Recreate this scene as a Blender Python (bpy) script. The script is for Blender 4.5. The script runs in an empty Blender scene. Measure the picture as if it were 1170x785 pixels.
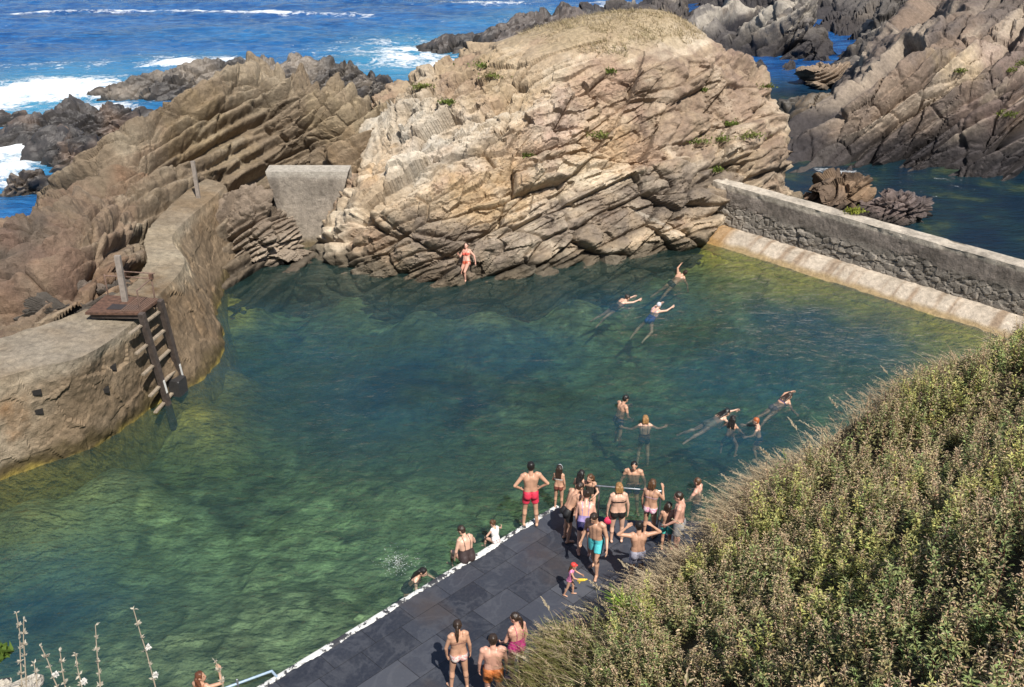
import bpy, bmesh, math, random
import numpy as np
from mathutils import Vector, Matrix

random.seed(7)
RNG = np.random.default_rng(11)
SC = bpy.context.scene
COL = SC.collection
R = math.radians

# ------------------------------------------------------------------ camera
PW, PH = 1170.0, 785.0
FPX = 1150.0
PITCH = R(26.0)
CAMZ = 14.0
CS, SN = math.cos(PITCH), math.sin(PITCH)
cam_data = bpy.data.cameras.new('camera')
cam_data.sensor_width = 36.0
cam_data.lens = FPX / PW * 36.0
cam_data.clip_start = 0.1
cam_data.clip_end = 20000
cam = bpy.data.objects.new('camera', cam_data)
COL.objects.link(cam)
cam.location = (0, 0, CAMZ)
cam.rotation_euler = (R(90) - PITCH, 0, 0)
SC.camera = cam


def ray(u, v):
    x = (u - PW / 2) / FPX
    y = (v - PH / 2) / FPX
    return np.array([x, CS - y * SN, -SN - y * CS])


def U(u, v, z=0.0):
    """point of the level z that the photo shows at (u, v)"""
    d = ray(u, v)
    return np.array([0, 0, CAMZ]) + d * ((z - CAMZ) / d[2])


def D(u, v, y):
    """point at the ground distance y that the photo shows at (u, v)"""
    d = ray(u, v)
    return np.array([0, 0, CAMZ]) + d * (y / d[1])


# ------------------------------------------------------------------ render, sky, sun
SUN_EL = R(52)
sun_h = np.array([0.40, -0.92])
sun_h /= np.linalg.norm(sun_h)
SUN = np.array([sun_h[0] * math.cos(SUN_EL), sun_h[1] * math.cos(SUN_EL), math.sin(SUN_EL)])
SC.render.engine = 'CYCLES'
SC.cycles.use_denoising = True
SC.cycles.max_bounces = 5
SC.cycles.diffuse_bounces = 2
SC.cycles.glossy_bounces = 2
SC.cycles.transmission_bounces = 3
SC.cycles.transparent_max_bounces = 8
SC.cycles.volume_bounces = 0
SC.cycles.caustics_reflective = False
SC.cycles.caustics_refractive = False
SC.view_settings.view_transform = 'Standard'
SC.view_settings.look = 'None'
SC.view_settings.gamma = 1
SC.view_settings.exposure = 0.43
world = bpy.data.worlds.new('World')
SC.world = world
world.use_nodes = True
wn = world.node_tree
sky = wn.nodes.new('ShaderNodeTexSky')
sky.sky_type = 'NISHITA'
sky.sun_disc = False
sky.sun_elevation = SUN_EL
sky.sun_rotation = math.atan2(SUN[0], SUN[1])
wn.nodes['Background'].inputs[1].default_value = 0.085
wn.links.new(sky.outputs[0], wn.nodes['Background'].inputs[0])
sl = bpy.data.lights.new('sun', 'SUN')
sl.energy = 5.0
sl.angle = R(0.5)
sl.color = (1.0, 0.95, 0.87)
so = bpy.data.objects.new('sun', sl)
COL.objects.link(so)
so.rotation_euler = Vector(SUN).to_track_quat('Z', 'Y').to_euler()


# ------------------------------------------------------------------ naming
def tag(o, label=None, cat=None, group=None, kind=None):
    if label: o['label'] = label
    if cat: o['category'] = cat
    if group: o['group'] = group
    if kind: o['kind'] = kind
    return o


def empty(name, loc, rz=0):
    o = bpy.data.objects.new(name, None)
    COL.objects.link(o)
    o.location = [float(c) for c in loc]
    o.rotation_euler = (0, 0, rz)
    o.empty_display_size = 0.2
    return o


# ------------------------------------------------------------------ noise
def _h(ix, iy, iz, seed):
    n = (ix.astype(np.uint32) * np.uint32(374761393) + iy.astype(np.uint32) * np.uint32(668265263)
         + iz.astype(np.uint32) * np.uint32(2246822519) + np.uint32((seed * 3266489917) & 0xffffffff))
    n = (n ^ (n >> np.uint32(13))) * np.uint32(1274126177)
    n = (n ^ (n >> np.uint32(15))) * np.uint32(2654435761)
    n = n ^ (n >> np.uint32(16))
    return n.astype(np.float64) / 4294967295.0


def H(ix, iy=None, iz=None, seed=0):
    ix = np.asarray(ix).astype(np.int64)
    iy = np.zeros_like(ix) if iy is None else np.asarray(iy).astype(np.int64)
    iz = np.zeros_like(ix) if iz is None else np.asarray(iz).astype(np.int64)
    return _h(ix, iy, iz, seed)


def vnoise(P, f, seed=0):
    """value noise in -1..1"""
    q = P * f
    i = np.floor(q).astype(np.int64)
    t = q - i
    t = t * t * t * (t * (t * 6 - 15) + 10)
    out = 0
    for dx in (0, 1):
        wx = t[:, 0] if dx else 1 - t[:, 0]
        for dy in (0, 1):
            wy = t[:, 1] if dy else 1 - t[:, 1]
            for dz in (0, 1):
                wz = t[:, 2] if dz else 1 - t[:, 2]
                out = out + wx * wy * wz * _h(i[:, 0] + dx, i[:, 1] + dy, i[:, 2] + dz, seed)
    return out * 2 - 1


def fbm(P, f, octv=4, seed=0, gain=0.5):
    a, s, n = 1.0, 0.0, 0.0
    for k in range(octv):
        s = s + a * vnoise(P, f * 2.03 ** k, seed + k * 17)
        n += a
        a *= gain
    return s / n


def facets(P, f, seed=0):
    """broken faces: every cell of a Voronoi pattern is a tilted flat"""
    q = P * f
    i = np.floor(q).astype(np.int64)
    best = np.full(len(P), 9.0)
    sec = np.full(len(P), 9.0)
    val = np.zeros(len(P))
    for dx in (-1, 0, 1):
        for dy in (-1, 0, 1):
            for dz in (-1, 0, 1):
                a, b, c = i[:, 0] + dx, i[:, 1] + dy, i[:, 2] + dz
                ox = a + _h(a, b, c, seed) - q[:, 0]
                oy = b + _h(a, b, c, seed + 1) - q[:, 1]
                oz = c + _h(a, b, c, seed + 2) - q[:, 2]
                d = ox * ox + oy * oy + oz * oz
                m = d < best
                sec = np.where(m, best, np.minimum(sec, d))
                g = (_h(a, b, c, seed + 3) - .5) * ox + (_h(a, b, c, seed + 4) - .5) * oy + (_h(a, b, c, seed + 5) - .5) * oz
                v = g * 1.6 + (_h(a, b, c, seed + 6) - .5)
                val = np.where(m, v, val)
                best = np.where(m, d, best)
    edge = np.sqrt(sec) - np.sqrt(best)
    return val, edge


def smooth(a, b, x):
    t = np.clip((x - a) / (b - a), 0, 1)
    return t * t * (3 - 2 * t)


# ------------------------------------------------------------------ meshes
def mesh_np(name, verts, faces, mat=None, parent=None, colors=None, smooth_shade=False, attrs=None):
    """faces: (n,4) or (n,3) int array"""
    me = bpy.data.meshes.new(name)
    verts = np.asarray(verts, dtype=np.float32)
    faces = np.asarray(faces, dtype=np.int32)
    k = faces.shape[1]
    me.vertices.add(len(verts))
    me.vertices.foreach_set('co', verts.ravel())
    me.loops.add(len(faces) * k)
    me.loops.foreach_set('vertex_index', faces.ravel())
    me.polygons.add(len(faces))
    me.polygons.foreach_set('loop_start', np.arange(0, len(faces) * k, k, dtype=np.int32))
    me.polygons.foreach_set('loop_total', np.full(len(faces), k, dtype=np.int32))
    me.polygons.foreach_set('use_smooth', np.full(len(faces), bool(smooth_shade)))
    me.update(calc_edges=True)
    if colors is not None:
        c4 = np.ones((len(verts), 4), dtype=np.float32)
        c4[:, :3] = colors
        at = me.color_attributes.new('Col', 'FLOAT_COLOR', 'POINT')
        at.data.foreach_set('color', c4.ravel())
    for an, av in (attrs or {}).items():
        at = me.attributes.new(an, 'FLOAT', 'POINT')
        at.data.foreach_set('value', np.asarray(av, dtype=np.float32))
    o = bpy.data.objects.new(name, me)
    COL.objects.link(o)
    if mat: me.materials.append(mat)
    if parent: o.parent = parent
    return o


def grid_faces(nx, ny):
    i = np.arange(nx - 1)
    j = np.arange(ny - 1)
    J, I = np.meshgrid(j, i, indexing='ij')
    a = (J * nx + I).ravel()
    return np.stack([a, a + 1, a + nx + 1, a + nx], 1)


def compact(V, F, *arrs):
    used = np.zeros(len(V), bool)
    used[F.ravel()] = True
    idx = np.cumsum(used) - 1
    return (V[used], idx[F]) + tuple(a[used] for a in arrs)


def inside(poly, X, Y):
    poly = np.asarray(poly)
    r = np.zeros(X.shape, bool)
    n = len(poly)
    for k in range(n):
        x1, y1 = poly[k][:2]
        x2, y2 = poly[(k + 1) % n][:2]
        c = ((y1 > Y) != (y2 > Y)) & (X < (x2 - x1) * (Y - y1) / (y2 - y1 + 1e-12) + x1)
        r ^= c
    return r


class HF:
    """height field through given points"""
    def __init__(self, pts, c=1.0, lam=1e-3):
        self.p = np.array(pts, float)
        self.c = c
        n = len(self.p)
        A = self._k(self.p[:, :2])
        M = np.zeros((n + 3, n + 3))
        M[:n, :n] = A + np.eye(n) * lam
        M[:n, n] = 1
        M[:n, n + 1:] = self.p[:, :2]
        M[n, :n] = 1
        M[n + 1:, :n] = self.p[:, :2].T
        rhs = np.zeros(n + 3)
        rhs[:n] = self.p[:, 2]
        self.w = np.linalg.solve(M, rhs)

    def _k(self, q):
        d2 = ((q[:, None, :] - self.p[None, :, :2]) ** 2).sum(-1)
        return -np.sqrt(d2 + self.c ** 2)

    def __call__(self, X, Y):
        q = np.stack([np.ravel(X), np.ravel(Y)], 1)
        out = np.empty(len(q))
        n = len(self.p)
        for s in range(0, len(q), 40000):
            b = q[s:s + 40000]
            out[s:s + 40000] = self._k(b) @ self.w[:n] + self.w[n] + b @ self.w[n + 1:]
        return out.reshape(np.shape(X))


# ------------------------------------------------------------------ materials
class MT:
    def __init__(self, name):
        self.m = bpy.data.materials.new(name)
        self.m.use_nodes = True
        self.t = self.m.node_tree
        self.p = self.t.nodes['Principled BSDF']
        self.out = self.t.nodes['Material Output']

    def n(self, kind, **kw):
        nd = self.t.nodes.new('ShaderNode' + kind)
        for k, v in kw.items():
            setattr(nd, k, v)
        return nd

    def l(self, a, b):
        self.t.links.new(a, b)

    def s(self, name, v):
        self.p.inputs[name].default_value = v
        return self

    def coord(self, kind='Object'):
        return self.n('TexCoord').outputs[kind]

    def mapped(self, scale=(1, 1, 1), rot=(0, 0, 0), src=None):
        mp = self.n('Mapping')
        mp.inputs['Scale'].default_value = scale
        mp.inputs['Rotation'].default_value = rot
        self.l(src or self.coord(), mp.inputs['Vector'])
        return mp.outputs[0]

    def noise(self, vec, scale, detail=4, rough=0.55, dist=0.0):
        nd = self.n('TexNoise')
        nd.inputs['Scale'].default_value = scale
        nd.inputs['Detail'].default_value = detail
        nd.inputs['Roughness'].default_value = rough
        nd.inputs['Distortion'].default_value = dist
        self.l(vec, nd.inputs['Vector'])
        return nd.outputs['Fac']

    def ramp(self, fac, stops, interp='LINEAR'):
        nd = self.n('ValToRGB')
        nd.color_ramp.interpolation = interp
        els = nd.color_ramp.elements
        while len(els) < len(stops): els.new(0.5)
        for e, (p, c) in zip(els, stops):
            e.position = p
            e.color = (c, c, c, 1) if np.isscalar(c) else tuple(c) + (1,)
        self.l(fac, nd.inputs[0])
        return nd.outputs[0]

    def mix(self, fac, a, b, mode='MIX'):
        nd = self.n('Mix', data_type='RGBA', blend_type=mode)
        for sock, v in ((nd.inputs[0], fac), (nd.inputs[6], a), (nd.inputs[7], b)):
            if hasattr(v, 'default_value') or hasattr(v, 'links'):
                self.l(v, sock)
            elif np.isscalar(v):
                sock.default_value = v
            else:
                sock.default_value = tuple(v) + (1,)
        return nd.outputs[2]

    def math(self, op, a, b=0.0, clamp=False):
        nd = self.n('Math', operation=op, use_clamp=clamp)
        for sock, v in ((nd.inputs[0], a), (nd.inputs[1], b)):
            if np.isscalar(v): sock.default_value = v
            else: self.l(v, sock)
        return nd.outputs[0]

    def bump(self, h, strength=0.4, dist=0.02, prev=None):
        nd = self.n('Bump')
        nd.inputs['Strength'].default_value = strength
        nd.inputs['Distance'].default_value = dist
        self.l(h, nd.inputs['Height'])
        if prev: self.l(prev, nd.inputs['Normal'])
        self.l(nd.outputs[0], self.p.inputs['Normal'])
        return nd.outputs[0]

    def base(self, c):
        if hasattr(c, 'links'): self.l(c, self.p.inputs['Base Color'])
        else: self.p.inputs['Base Color'].default_value = tuple(c) + (1,)
        return self


def plain(name, c, rough=0.6, var=0.15, scale=30, metal=0.0, bump=0.0):
    """a colour with a little mottling"""
    m = MT(name)
    f = m.noise(m.coord(), scale, 3)
    a = [max(0, x * (1 - var)) for x in c]
    b = [min(1, x * (1 + var)) for x in c]
    m.base(m.ramp(f, [(0.3, a), (0.7, b)]))
    m.s('Roughness', rough).s('Metallic', metal)
    if bump: m.bump(f, bump, 0.01)
    return m.m


def attr_mat(name, rough=0.9, var=0.25, scale=9.0, bump=0.35, dist=0.03, spec=0.3, sub=None):
    """colour per vertex, broken up by fine noise"""
    m = MT(name)
    at = m.n('Attribute', attribute_name='Col')
    co = m.coord()
    f = m.noise(co, scale, 6, 0.65)
    g = m.noise(co, scale * 6, 3, 0.6)
    k = m.ramp(f, [(0.25, 1 - var), (0.75, 1 + var)])
    k2 = m.ramp(g, [(0.25, 1 - var * .6), (0.75, 1 + var * .6)])
    c = m.mix(1.0, at.outputs['Color'], k, 'MULTIPLY')
    c = m.mix(1.0, c, k2, 'MULTIPLY')
    m.base(c)
    m.s('Roughness', rough).s('Specular IOR Level', spec)
    if bump:
        m.bump(m.math('ADD', f, m.math('MULTIPLY', g, 0.4)), bump, dist)
    return m.m
# ------------------------------------------------------------------ rocks
def frame_of(ns, along=(1, 0.45, 0.4)):
    ns = np.array(ns, float)
    ns /= np.linalg.norm(ns)
    a = np.array(along, float)
    a -= ns * (a @ ns)
    a /= np.linalg.norm(a)
    return np.stack([a, np.cross(ns, a), ns])


def rock_relief(P, ns, seed, layers, facet=0.35, rough=0.05, warp=0.5, bedded=None, fine=True, slabby=0.0):
    """outward displacement of bedded, jointed rock; also a bed number for colouring"""
    F = frame_of(ns)
    W = np.stack([vnoise(P, .22, seed + 1), vnoise(P, .22, seed + 2), vnoise(P, .22, seed + 3)], 1)
    W2 = np.stack([vnoise(P, .9, seed + 4), vnoise(P, .9, seed + 5), vnoise(P, .9, seed + 6)], 1)
    q = (P + warp * W + .05 * W2) @ F.T
    d = np.zeros(len(P))
    crack = np.zeros(len(P))
    bed = np.zeros(len(P))
    reg = smooth(-.35, .35, vnoise(P, .16, seed + 7) + .5 * vnoise(P, .5, seed + 8))
    bd = np.ones(len(P)) if bedded is None else bedded(P)
    for li, (T, L, A) in enumerate(layers):
        A = A * bd
        w = q[:, 2] / T + .35 * (1 - .85 * slabby) * vnoise(q, .35 / T, seed + 9 + li) + .5 * slabby * vnoise(q * np.array([.06, .1, 1]), .5 / T, seed + 19 + li)
        k = np.floor(w)
        fr = w - k
        hk = H(k, seed=seed + 31 + li)
        ja = q[:, 0] / L + hk * 7 + .3 * vnoise(q, .8 / L, seed + 40 + li)
        jb = q[:, 1] / (L * 1.3) + hk * 5
        i, j = np.floor(ja), np.floor(jb)
        h = H(k, i, j, seed + 50 + li)
        fe = np.minimum(ja - i, 1 - ja + i)
        e = np.minimum(fr, 1 - fr)
        A = A * ((.45 + .75 * np.maximum(reg, .8 * slabby)) if li else (.75 + .5 * reg))
        d += A * (((.55 - .4 * slabby) * h + (.45 + .4 * slabby) * hk - .5) * 1.5 + (fr - .5) * (.9 + .7 * slabby))
        d -= A * .55 * np.exp(-(e / .10) ** 2) + A * .35 * np.exp(-(fe / .05) ** 2) * (h > .4)
        if li < 2:
            on = smooth(-.1, .25, vnoise(q * np.array([.35, .35, 1.2]), 1.0, seed + 23 + li))
            crack += (.30, .17)[li] * (.12 + .88 * bd) * on * np.exp(-(e * T / (.065, .045)[li]) ** 2)
        bed = bed + (hk - .5) * (1.0 if li == 1 else .6)
    S = np.array([.45, .8, 1.0])
    soft, d = d, -crack
    v, e = facets(q * S, .36, seed + 60)
    d += facet * 1.3 * v - facet * .5 * np.exp(-(e / .035) ** 2)
    facet = facet * (1.25 - .5 * reg) * (1.7 - .7 * bd)
    v, e = facets(q * S, .8, seed + 70)
    d += facet * v - facet * .25 * np.exp(-(e / .05) ** 2)
    d -= facet * .38 * (.25 + .75 * bd) * np.exp(-(e / .045) ** 2)
    v, e = facets(q * S, 2.3, seed + 80)
    d += facet * .46 * v - facet * .16 * (.3 + .7 * bd) * np.exp(-(e / .10) ** 2) * reg
    v, e = facets(q * S, 5.0, seed + 90)
    d += facet * .13 * v
    if fine:
        v, e = facets(q * S, 9.5, seed + 95)
        d += facet * .075 * v
    d += rough * fbm(P, 2.5, 4, seed + 99)
    return soft, d, bed


def rock(name, pts, box, res, ns, seed, layers, colour, mat, zmin=-1.4, facet=.35, rough=.05, c=1.0, warp=.22,
         lim=None, far_res=None, damp=None, parent=None, lamb=.12, cut=None, bedded=None, slabby=0.0):
    x0, x1, y0, y1 = box
    xs = np.arange(x0, x1, res)
    yf = np.arange(y0, y1, .12)
    hf = HF(pts, c, lamb)
    X, Y = np.meshgrid(xs, yf)
    Z = hf(X, Y)
    if lim is not None: Z = lim(X, Y, Z)
    # rows follow the slope, so that steep faces get as many of them as flat ones
    Zc = np.maximum(Z, zmin - .4)
    ds = np.hypot(np.diff(Y, axis=0), np.diff(Zc, axis=0) * 1.15)
    if far_res: ds = ds * np.where(yf[1:, None] > far_res[0], res / far_res[1], 1.0)
    S = np.vstack([np.zeros(len(xs)), np.cumsum(ds, 0)])
    k = np.ones(9) / 9
    ny = int(np.percentile(S[-1], 90) / res) + 1
    T = np.linspace(0, 1, ny)
    YY = np.stack([np.interp(T * S[-1, i], S[:, i], yf) for i in range(len(xs))], 1)
    pad = np.pad(YY, ((0, 0), (7, 7)), mode='edge')
    YY = sum(pad[:, j:j + YY.shape[1]] for j in range(15)) / 15
    XX = np.tile(xs, (ny, 1))
    ZZ = hf(XX, YY)
    if lim is not None: ZZ = lim(XX, YY, ZZ)
    E = .25
    gx = (hf(XX + E, YY) - hf(XX - E, YY)) / (2 * E)
    gy = (hf(XX, YY + E) - hf(XX, YY - E)) / (2 * E)
    Nn = np.stack([-gx, -gy, np.ones_like(ZZ)], -1).reshape(-1, 3)
    Nn /= np.linalg.norm(Nn, axis=1)[:, None]
    P = np.stack([XX, YY, ZZ], -1).reshape(-1, 3)
    F = grid_faces(len(xs), ny)
    keep = (P[F, 2] > zmin - .6).any(1)
    if cut is not None:
        cen = P[F].mean(1)
        keep &= ~cut(cen)
    gid = np.arange(len(P))
    P, F, Nn, gid = compact(P, F[keep], Nn, gid)
    d, hard, bed = rock_relief(P, ns, seed, layers, facet, rough, warp, bedded, True, slabby)
    # weather the sharpest edges by a hand's breadth
    G, Wt = np.zeros(ny * len(xs)), np.zeros(ny * len(xs))
    G[gid], Wt[gid] = d, 1
    G, Wt = G.reshape(ny, -1), Wt.reshape(ny, -1)
    for ax in (0, 1, 0, 1):
        G = 2 * G + np.roll(G, 1, ax) + np.roll(G, -1, ax)
        Wt = 2 * Wt + np.roll(Wt, 1, ax) + np.roll(Wt, -1, ax)
    d = (G / np.maximum(Wt, 1e-6)).ravel()[gid] + hard
    if damp is not None: d = d * damp(P)
    V = P + Nn * d[:, None]
    C = colour(P, V, d, bed, Nn)
    o = mesh_np(name, V, F, mat, parent, colors=np.clip(C, .005, .9))
    sm = (np.abs(Nn[F, 0]).mean(1) > .42)
    o.data.polygons.foreach_set('use_smooth', sm)
    return o, hf


def blend(base, P, blobs, seed, wob=1.2):
    """base colour with stained regions of other rock, each with a ragged edge"""
    C = np.array(base, float)
    if C.ndim == 1: C = np.tile(C, (len(P), 1))
    for k, (c, r, col, a) in enumerate(blobs):
        c = np.array(c)
        rr = np.linalg.norm((P - c) / np.array(r if not np.isscalar(r) else (r, r, r)), axis=1)
        n = fbm(P, .55, 6, seed + k * 7, .68)
        w = a * smooth(1.35, .45, rr + n * 1.0 * wob) * (.75 + .5 * vnoise(P, 2.1, seed + k * 7 + 3))
        w = np.clip(w, 0, 1)
        C = C * (1 - w[:, None]) + np.array(col)[None] * w[:, None]
    return C


def streaks(P, ns, seed, stretch=(.12, .5, 2.5)):
    F = frame_of(ns)
    q = P @ F.T * np.array(stretch)
    return fbm(q, 1.0, 5, seed)


NS_L = (-.44, .30, .74)
NS_B = (-.36, .25, .78)
NS_R = (-.50, .16, .72)
ROCK = attr_mat('weathered_rock', .88, .34, 5.0, .8, .09, .25)
DARK_ROCK = attr_mat('wet_black_rock', .55, .3, 7.0, .6, .05, .5)


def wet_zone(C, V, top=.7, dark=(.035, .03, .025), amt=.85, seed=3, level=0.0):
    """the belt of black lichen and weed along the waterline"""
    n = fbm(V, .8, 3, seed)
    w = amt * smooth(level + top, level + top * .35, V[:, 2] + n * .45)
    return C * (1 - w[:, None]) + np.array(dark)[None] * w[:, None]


# --- the great sunlit rock across the pool
big = [tuple(U(u, v, -.2)) for u, v in ((360, 300), (375, 312), (400, 321), (450, 327), (500, 331), (550, 325), (600, 321), (650, 314), (700, 304), (760, 294), (840, 278))]
big += [(p[0] - .3, p[1] - 1.6, -3.2) for p in [U(u, v, 0) for u, v in ((400, 320), (500, 330), (600, 321), (700, 303), (840, 277))]]
big += [tuple(D(*q)) for q in (
    (385, 262, 35.6), (420, 285, 34.5), (400, 215, 37.6), (420, 150, 40.8), (460, 101, 45.0),
    (450, 270, 34.5), (450, 210, 36.6), (470, 150, 39.5),
    (500, 290, 33.9), (500, 245, 34.9), (500, 190, 36.9), (510, 130, 39.6), (522, 76, 44.0),
    (560, 270, 34.6), (560, 200, 36.4), (560, 120, 39.3), (560, 55, 43.5),
    (600, 285, 34.3), (600, 235, 35.6), (600, 180, 36.8), (600, 110, 39.0), (600, 66, 41.4), (602, 36, 44.5),
    (650, 260, 35.6), (650, 190, 37.2), (650, 110, 39.0), (650, 55, 41.2), (660, 22, 45.5),
    (700, 265, 36.2), (700, 215, 37.3), (700, 160, 38.4), (700, 100, 39.8), (700, 50, 41.4), (720, 14, 46.0),
    (760, 250, 37.3), (760, 180, 38.8), (760, 110, 40.3), (760, 55, 41.9), (780, 25, 46.0),
    (820, 235, 38.6), (815, 195, 39.9), (810, 150, 40.9), (810, 90, 42.1), (825, 55, 44.2),
    (850, 180, 40.9), (850, 130, 41.8), (855, 78, 44.6), (880, 97, 44.8), (893, 120, 44.0), (880, 150, 42.6),
    (898, 172, 42.9), (880, 205, 41.2), (915, 208, 43.0), (870, 230, 40.2))]
big += [tuple(U(930, 205, -.5)), tuple(U(905, 178, -.6)), tuple(U(935, 220, -.7)), (11.4, 41.0, .2), (13, 41, -.9), (12.8, 43.6, -1.2), (13.0, 46, -2), (13.2, 49, -2.2), (10.5, 52.5, -2),
        (7, 54, -1.5), (2, 55, -1.5), (-3, 54, -1.5), (-6, 51, -1), (-1, 50, 3.6), (3, 50, 5.2), (7, 49.5, 5.0), (9.5, 48, 3.3)]

GULLY = [tuple(D(*q)) for q in ((395, 195, 37.9), (350, 200, 40))]


def big_colour(P, V, d, bed, Nn):
    n1 = fbm(P, .55, 5, 201)
    n2 = fbm(P, 1.6, 4, 202)
    st = streaks(P, NS_B, 203)
    tan = np.array([.43, .34, .24])
    C = np.tile(tan, (len(P), 1))
    w = smooth(.05, .45, n1 + .3 * bed)
    C = C * (1 - w[:, None]) + np.array([.53, .455, .355]) * w[:, None]
    w = smooth(.05, .5, -n1 + .35 * st)
    C = C * (1 - w[:, None]) + np.array([.33, .24, .175]) * w[:, None]
    C = blend(C, P, [
        (D(775, 110, 40.5), (3.4, 3, 2.6), (.25, .185, .14), .9),
        (D(840, 75, 44), (2.2, 3, 1.8), (.24, .175, .14), .9),
        (D(855, 125, 42.5), (2.6, 3, 2.2), (.27, .20, .15), .9),
        (D(690, 100, 39.5), (1.2, 3, 2.2), (.33, .225, .17), .6),
        (D(640, 150, 38.5), (1.1, 2, 1.5), (.30, .215, .18), .6),
        (D(600, 190, 37), (1.6, 2, 1.6), (.36, .255, .20), .6),
        (D(690, 165, 38.5), (1.5, 2, 1.1), (.43, .29, .165), .6),
        (D(560, 215, 36), (2.0, 2, 1.2), (.44, .31, .17), .6),
        (D(455, 150, 39.5), (2.2, 3, 1.6), (.47, .44, .385), .85),
        (D(520, 150, 39), (1.8, 3, 1.3), (.48, .44, .38), .6),
        (D(425, 170, 38.5), (1.2, 2, 1.2), (.42, .28, .15), .6),
        (D(660, 205, 37), (2.2, 2, .8), (.56, .49, .38), .7),
        (D(560, 90, 42), (3, 3, .9), (.45, .35, .22), .6),
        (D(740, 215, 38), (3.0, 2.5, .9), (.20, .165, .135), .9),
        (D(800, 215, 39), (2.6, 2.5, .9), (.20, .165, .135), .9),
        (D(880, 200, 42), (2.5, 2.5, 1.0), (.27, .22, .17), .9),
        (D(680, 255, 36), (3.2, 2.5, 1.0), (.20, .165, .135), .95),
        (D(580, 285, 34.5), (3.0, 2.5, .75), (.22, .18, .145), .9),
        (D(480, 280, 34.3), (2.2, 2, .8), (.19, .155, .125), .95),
        (D(400, 275, 34.5), (1.3, 2, 1.2), (.30, .215, .15), .8),
    ], 210)
    C *= (1 + .22 * st + .16 * bed + .16 * n2)[:, None]
    vein = smooth(.62, .75, np.abs(streaks(P, (.5, .3, .6), 219, (.1, .5, 1.6))))
    C = C * (1 - .5 * vein[:, None]) + np.array([.6, .55, .47]) * .5 * vein[:, None]
    # dry earth under the turf of the top
    w = .8 * smooth(6.7, 7.5, V[:, 2] + .6 * n2)
    C = C * (1 - w[:, None]) + np.array([.36, .29, .19]) * w[:, None]
    C = C * np.array([.86, .835, .80])
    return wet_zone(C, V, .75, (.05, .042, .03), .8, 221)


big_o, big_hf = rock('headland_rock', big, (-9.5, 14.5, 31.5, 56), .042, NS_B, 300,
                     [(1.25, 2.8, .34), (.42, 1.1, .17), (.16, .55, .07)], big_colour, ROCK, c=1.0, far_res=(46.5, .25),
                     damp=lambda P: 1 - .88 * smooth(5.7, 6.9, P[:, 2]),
                     bedded=lambda P: .07 + .93 * smooth(3.4, 1.6, P[:, 2] + .5 * vnoise(P, .5, 77) - .18 * np.maximum(P[:, 0] - 2, 0)))
tag(big_o, 'huge tan and orange sunlit rock with dry grass on its top, across the pool', 'rock')

# --- the brown bedded outcrop on the left
left = [tuple(D(*q)) for q in (
    (0, 232, 34), (35, 205, 36), (60, 187, 37.5), (100, 170, 38.5), (150, 152, 39.5), (190, 122, 41), (215, 106, 42), (260, 90, 43.5),
    (310, 79, 44.5), (370, 92, 44.5), (425, 118, 43), (455, 118, 43),
    (0, 290, 28.6), (0, 340, 26.0), (0, 378, 24.2), (50, 355, 25.0), (100, 335, 26.2), (60, 300, 28), (100, 250, 31.5), (40, 260, 31.5),
    (150, 300, 28.6), (160, 250, 32.5), (150, 200, 36), (200, 200, 36.6), (220, 150, 39), (260, 190, 38), (270, 140, 40.5), (310, 110, 42.5),
    (310, 160, 40.8), (340, 185, 39.6), (390, 150, 41), (400, 185, 39.2), (230, 215, 35.8), (350, 130, 42), (300, 195, 38.4),
    (270, 225, 35.9), (300, 225, 36.4), (330, 230, 36.8), (280, 260, 34.8), (310, 265, 35.3), (330, 262, 36.4))]
left += [tuple(U(u, v, -.2)) for u, v in ((266, 314), (285, 309), (305, 301), (322, 290), (333, 276))]
left += [tuple(U(u, v, -1.6) + np.array([.5, -1.2, -1.2])) for u, v in ((275, 312), (310, 300), (340, 284))]
left += [(p[0] - 3.2, p[1] + 5.6, -1.6) for p in [D(*q) for q in ((0, 232, 34), (60, 187, 37.5), (150, 152, 39.5), (215, 106, 42), (310, 79, 44.5))]]
pf_ = U(30, 312, -.35)
left += [(pf_[0], pf_[1], -1.3), (pf_[0] + .3, pf_[1] + .4, -1.2), (pf_[0] - 1.1, pf_[1], .5), (pf_[0] + 1.2, pf_[1] + .2, .6), (pf_[0], pf_[1] - 1.2, .5), (pf_[0] + .2, pf_[1] + 1.5, .8)]
left += [tuple(D(*q)) for q in ((0, 382, 24.3), (40, 371, 24.7), (75, 361, 25.1), (112, 346, 25.9), (140, 326, 27.0), (158, 300, 28.8))]
left += [tuple(U(u, v, 1.75)) for u, v in ((-60, 450), (0, 432), (45, 422), (95, 402), (140, 376), (178, 335), (186, 290), (190, 272))]
left += [(-7.2, 36.9, -2.6), (-6.6, 35.4, -3.2), (-7.6, 33.8, -3.4), (-9.2, 31.6, -3.4), (-5, 36, -3.4), (-5, 33, -3.6), (-10.2, 29, -3), (-5.2, 38.5, -1), (-5.0, 41, 3.3), (-7, 38.6, 2.2)]
left += [(-6, 50, -1), (-30, 36, -2), (-28, 28, 1.2), (-24, 23, 1.3), (-17, 22.5, 1.4), (-13.8, 25.2, 1.0), (-11.5, 28, .8), (-11, 31, 1.2)]


left = [(p[0], p[1], p[2] + (.25 if p[0] < -13 and p[2] > 1.0 and p[1] > 27.5 else 0)) for p in left]


def surf_hole(X, Y, Z):
    return Z - 4.2 * np.exp(-(((X - pf_[0]) / .75) ** 4 + ((Y - pf_[1] + .9) / 2.1) ** 4))


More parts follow.
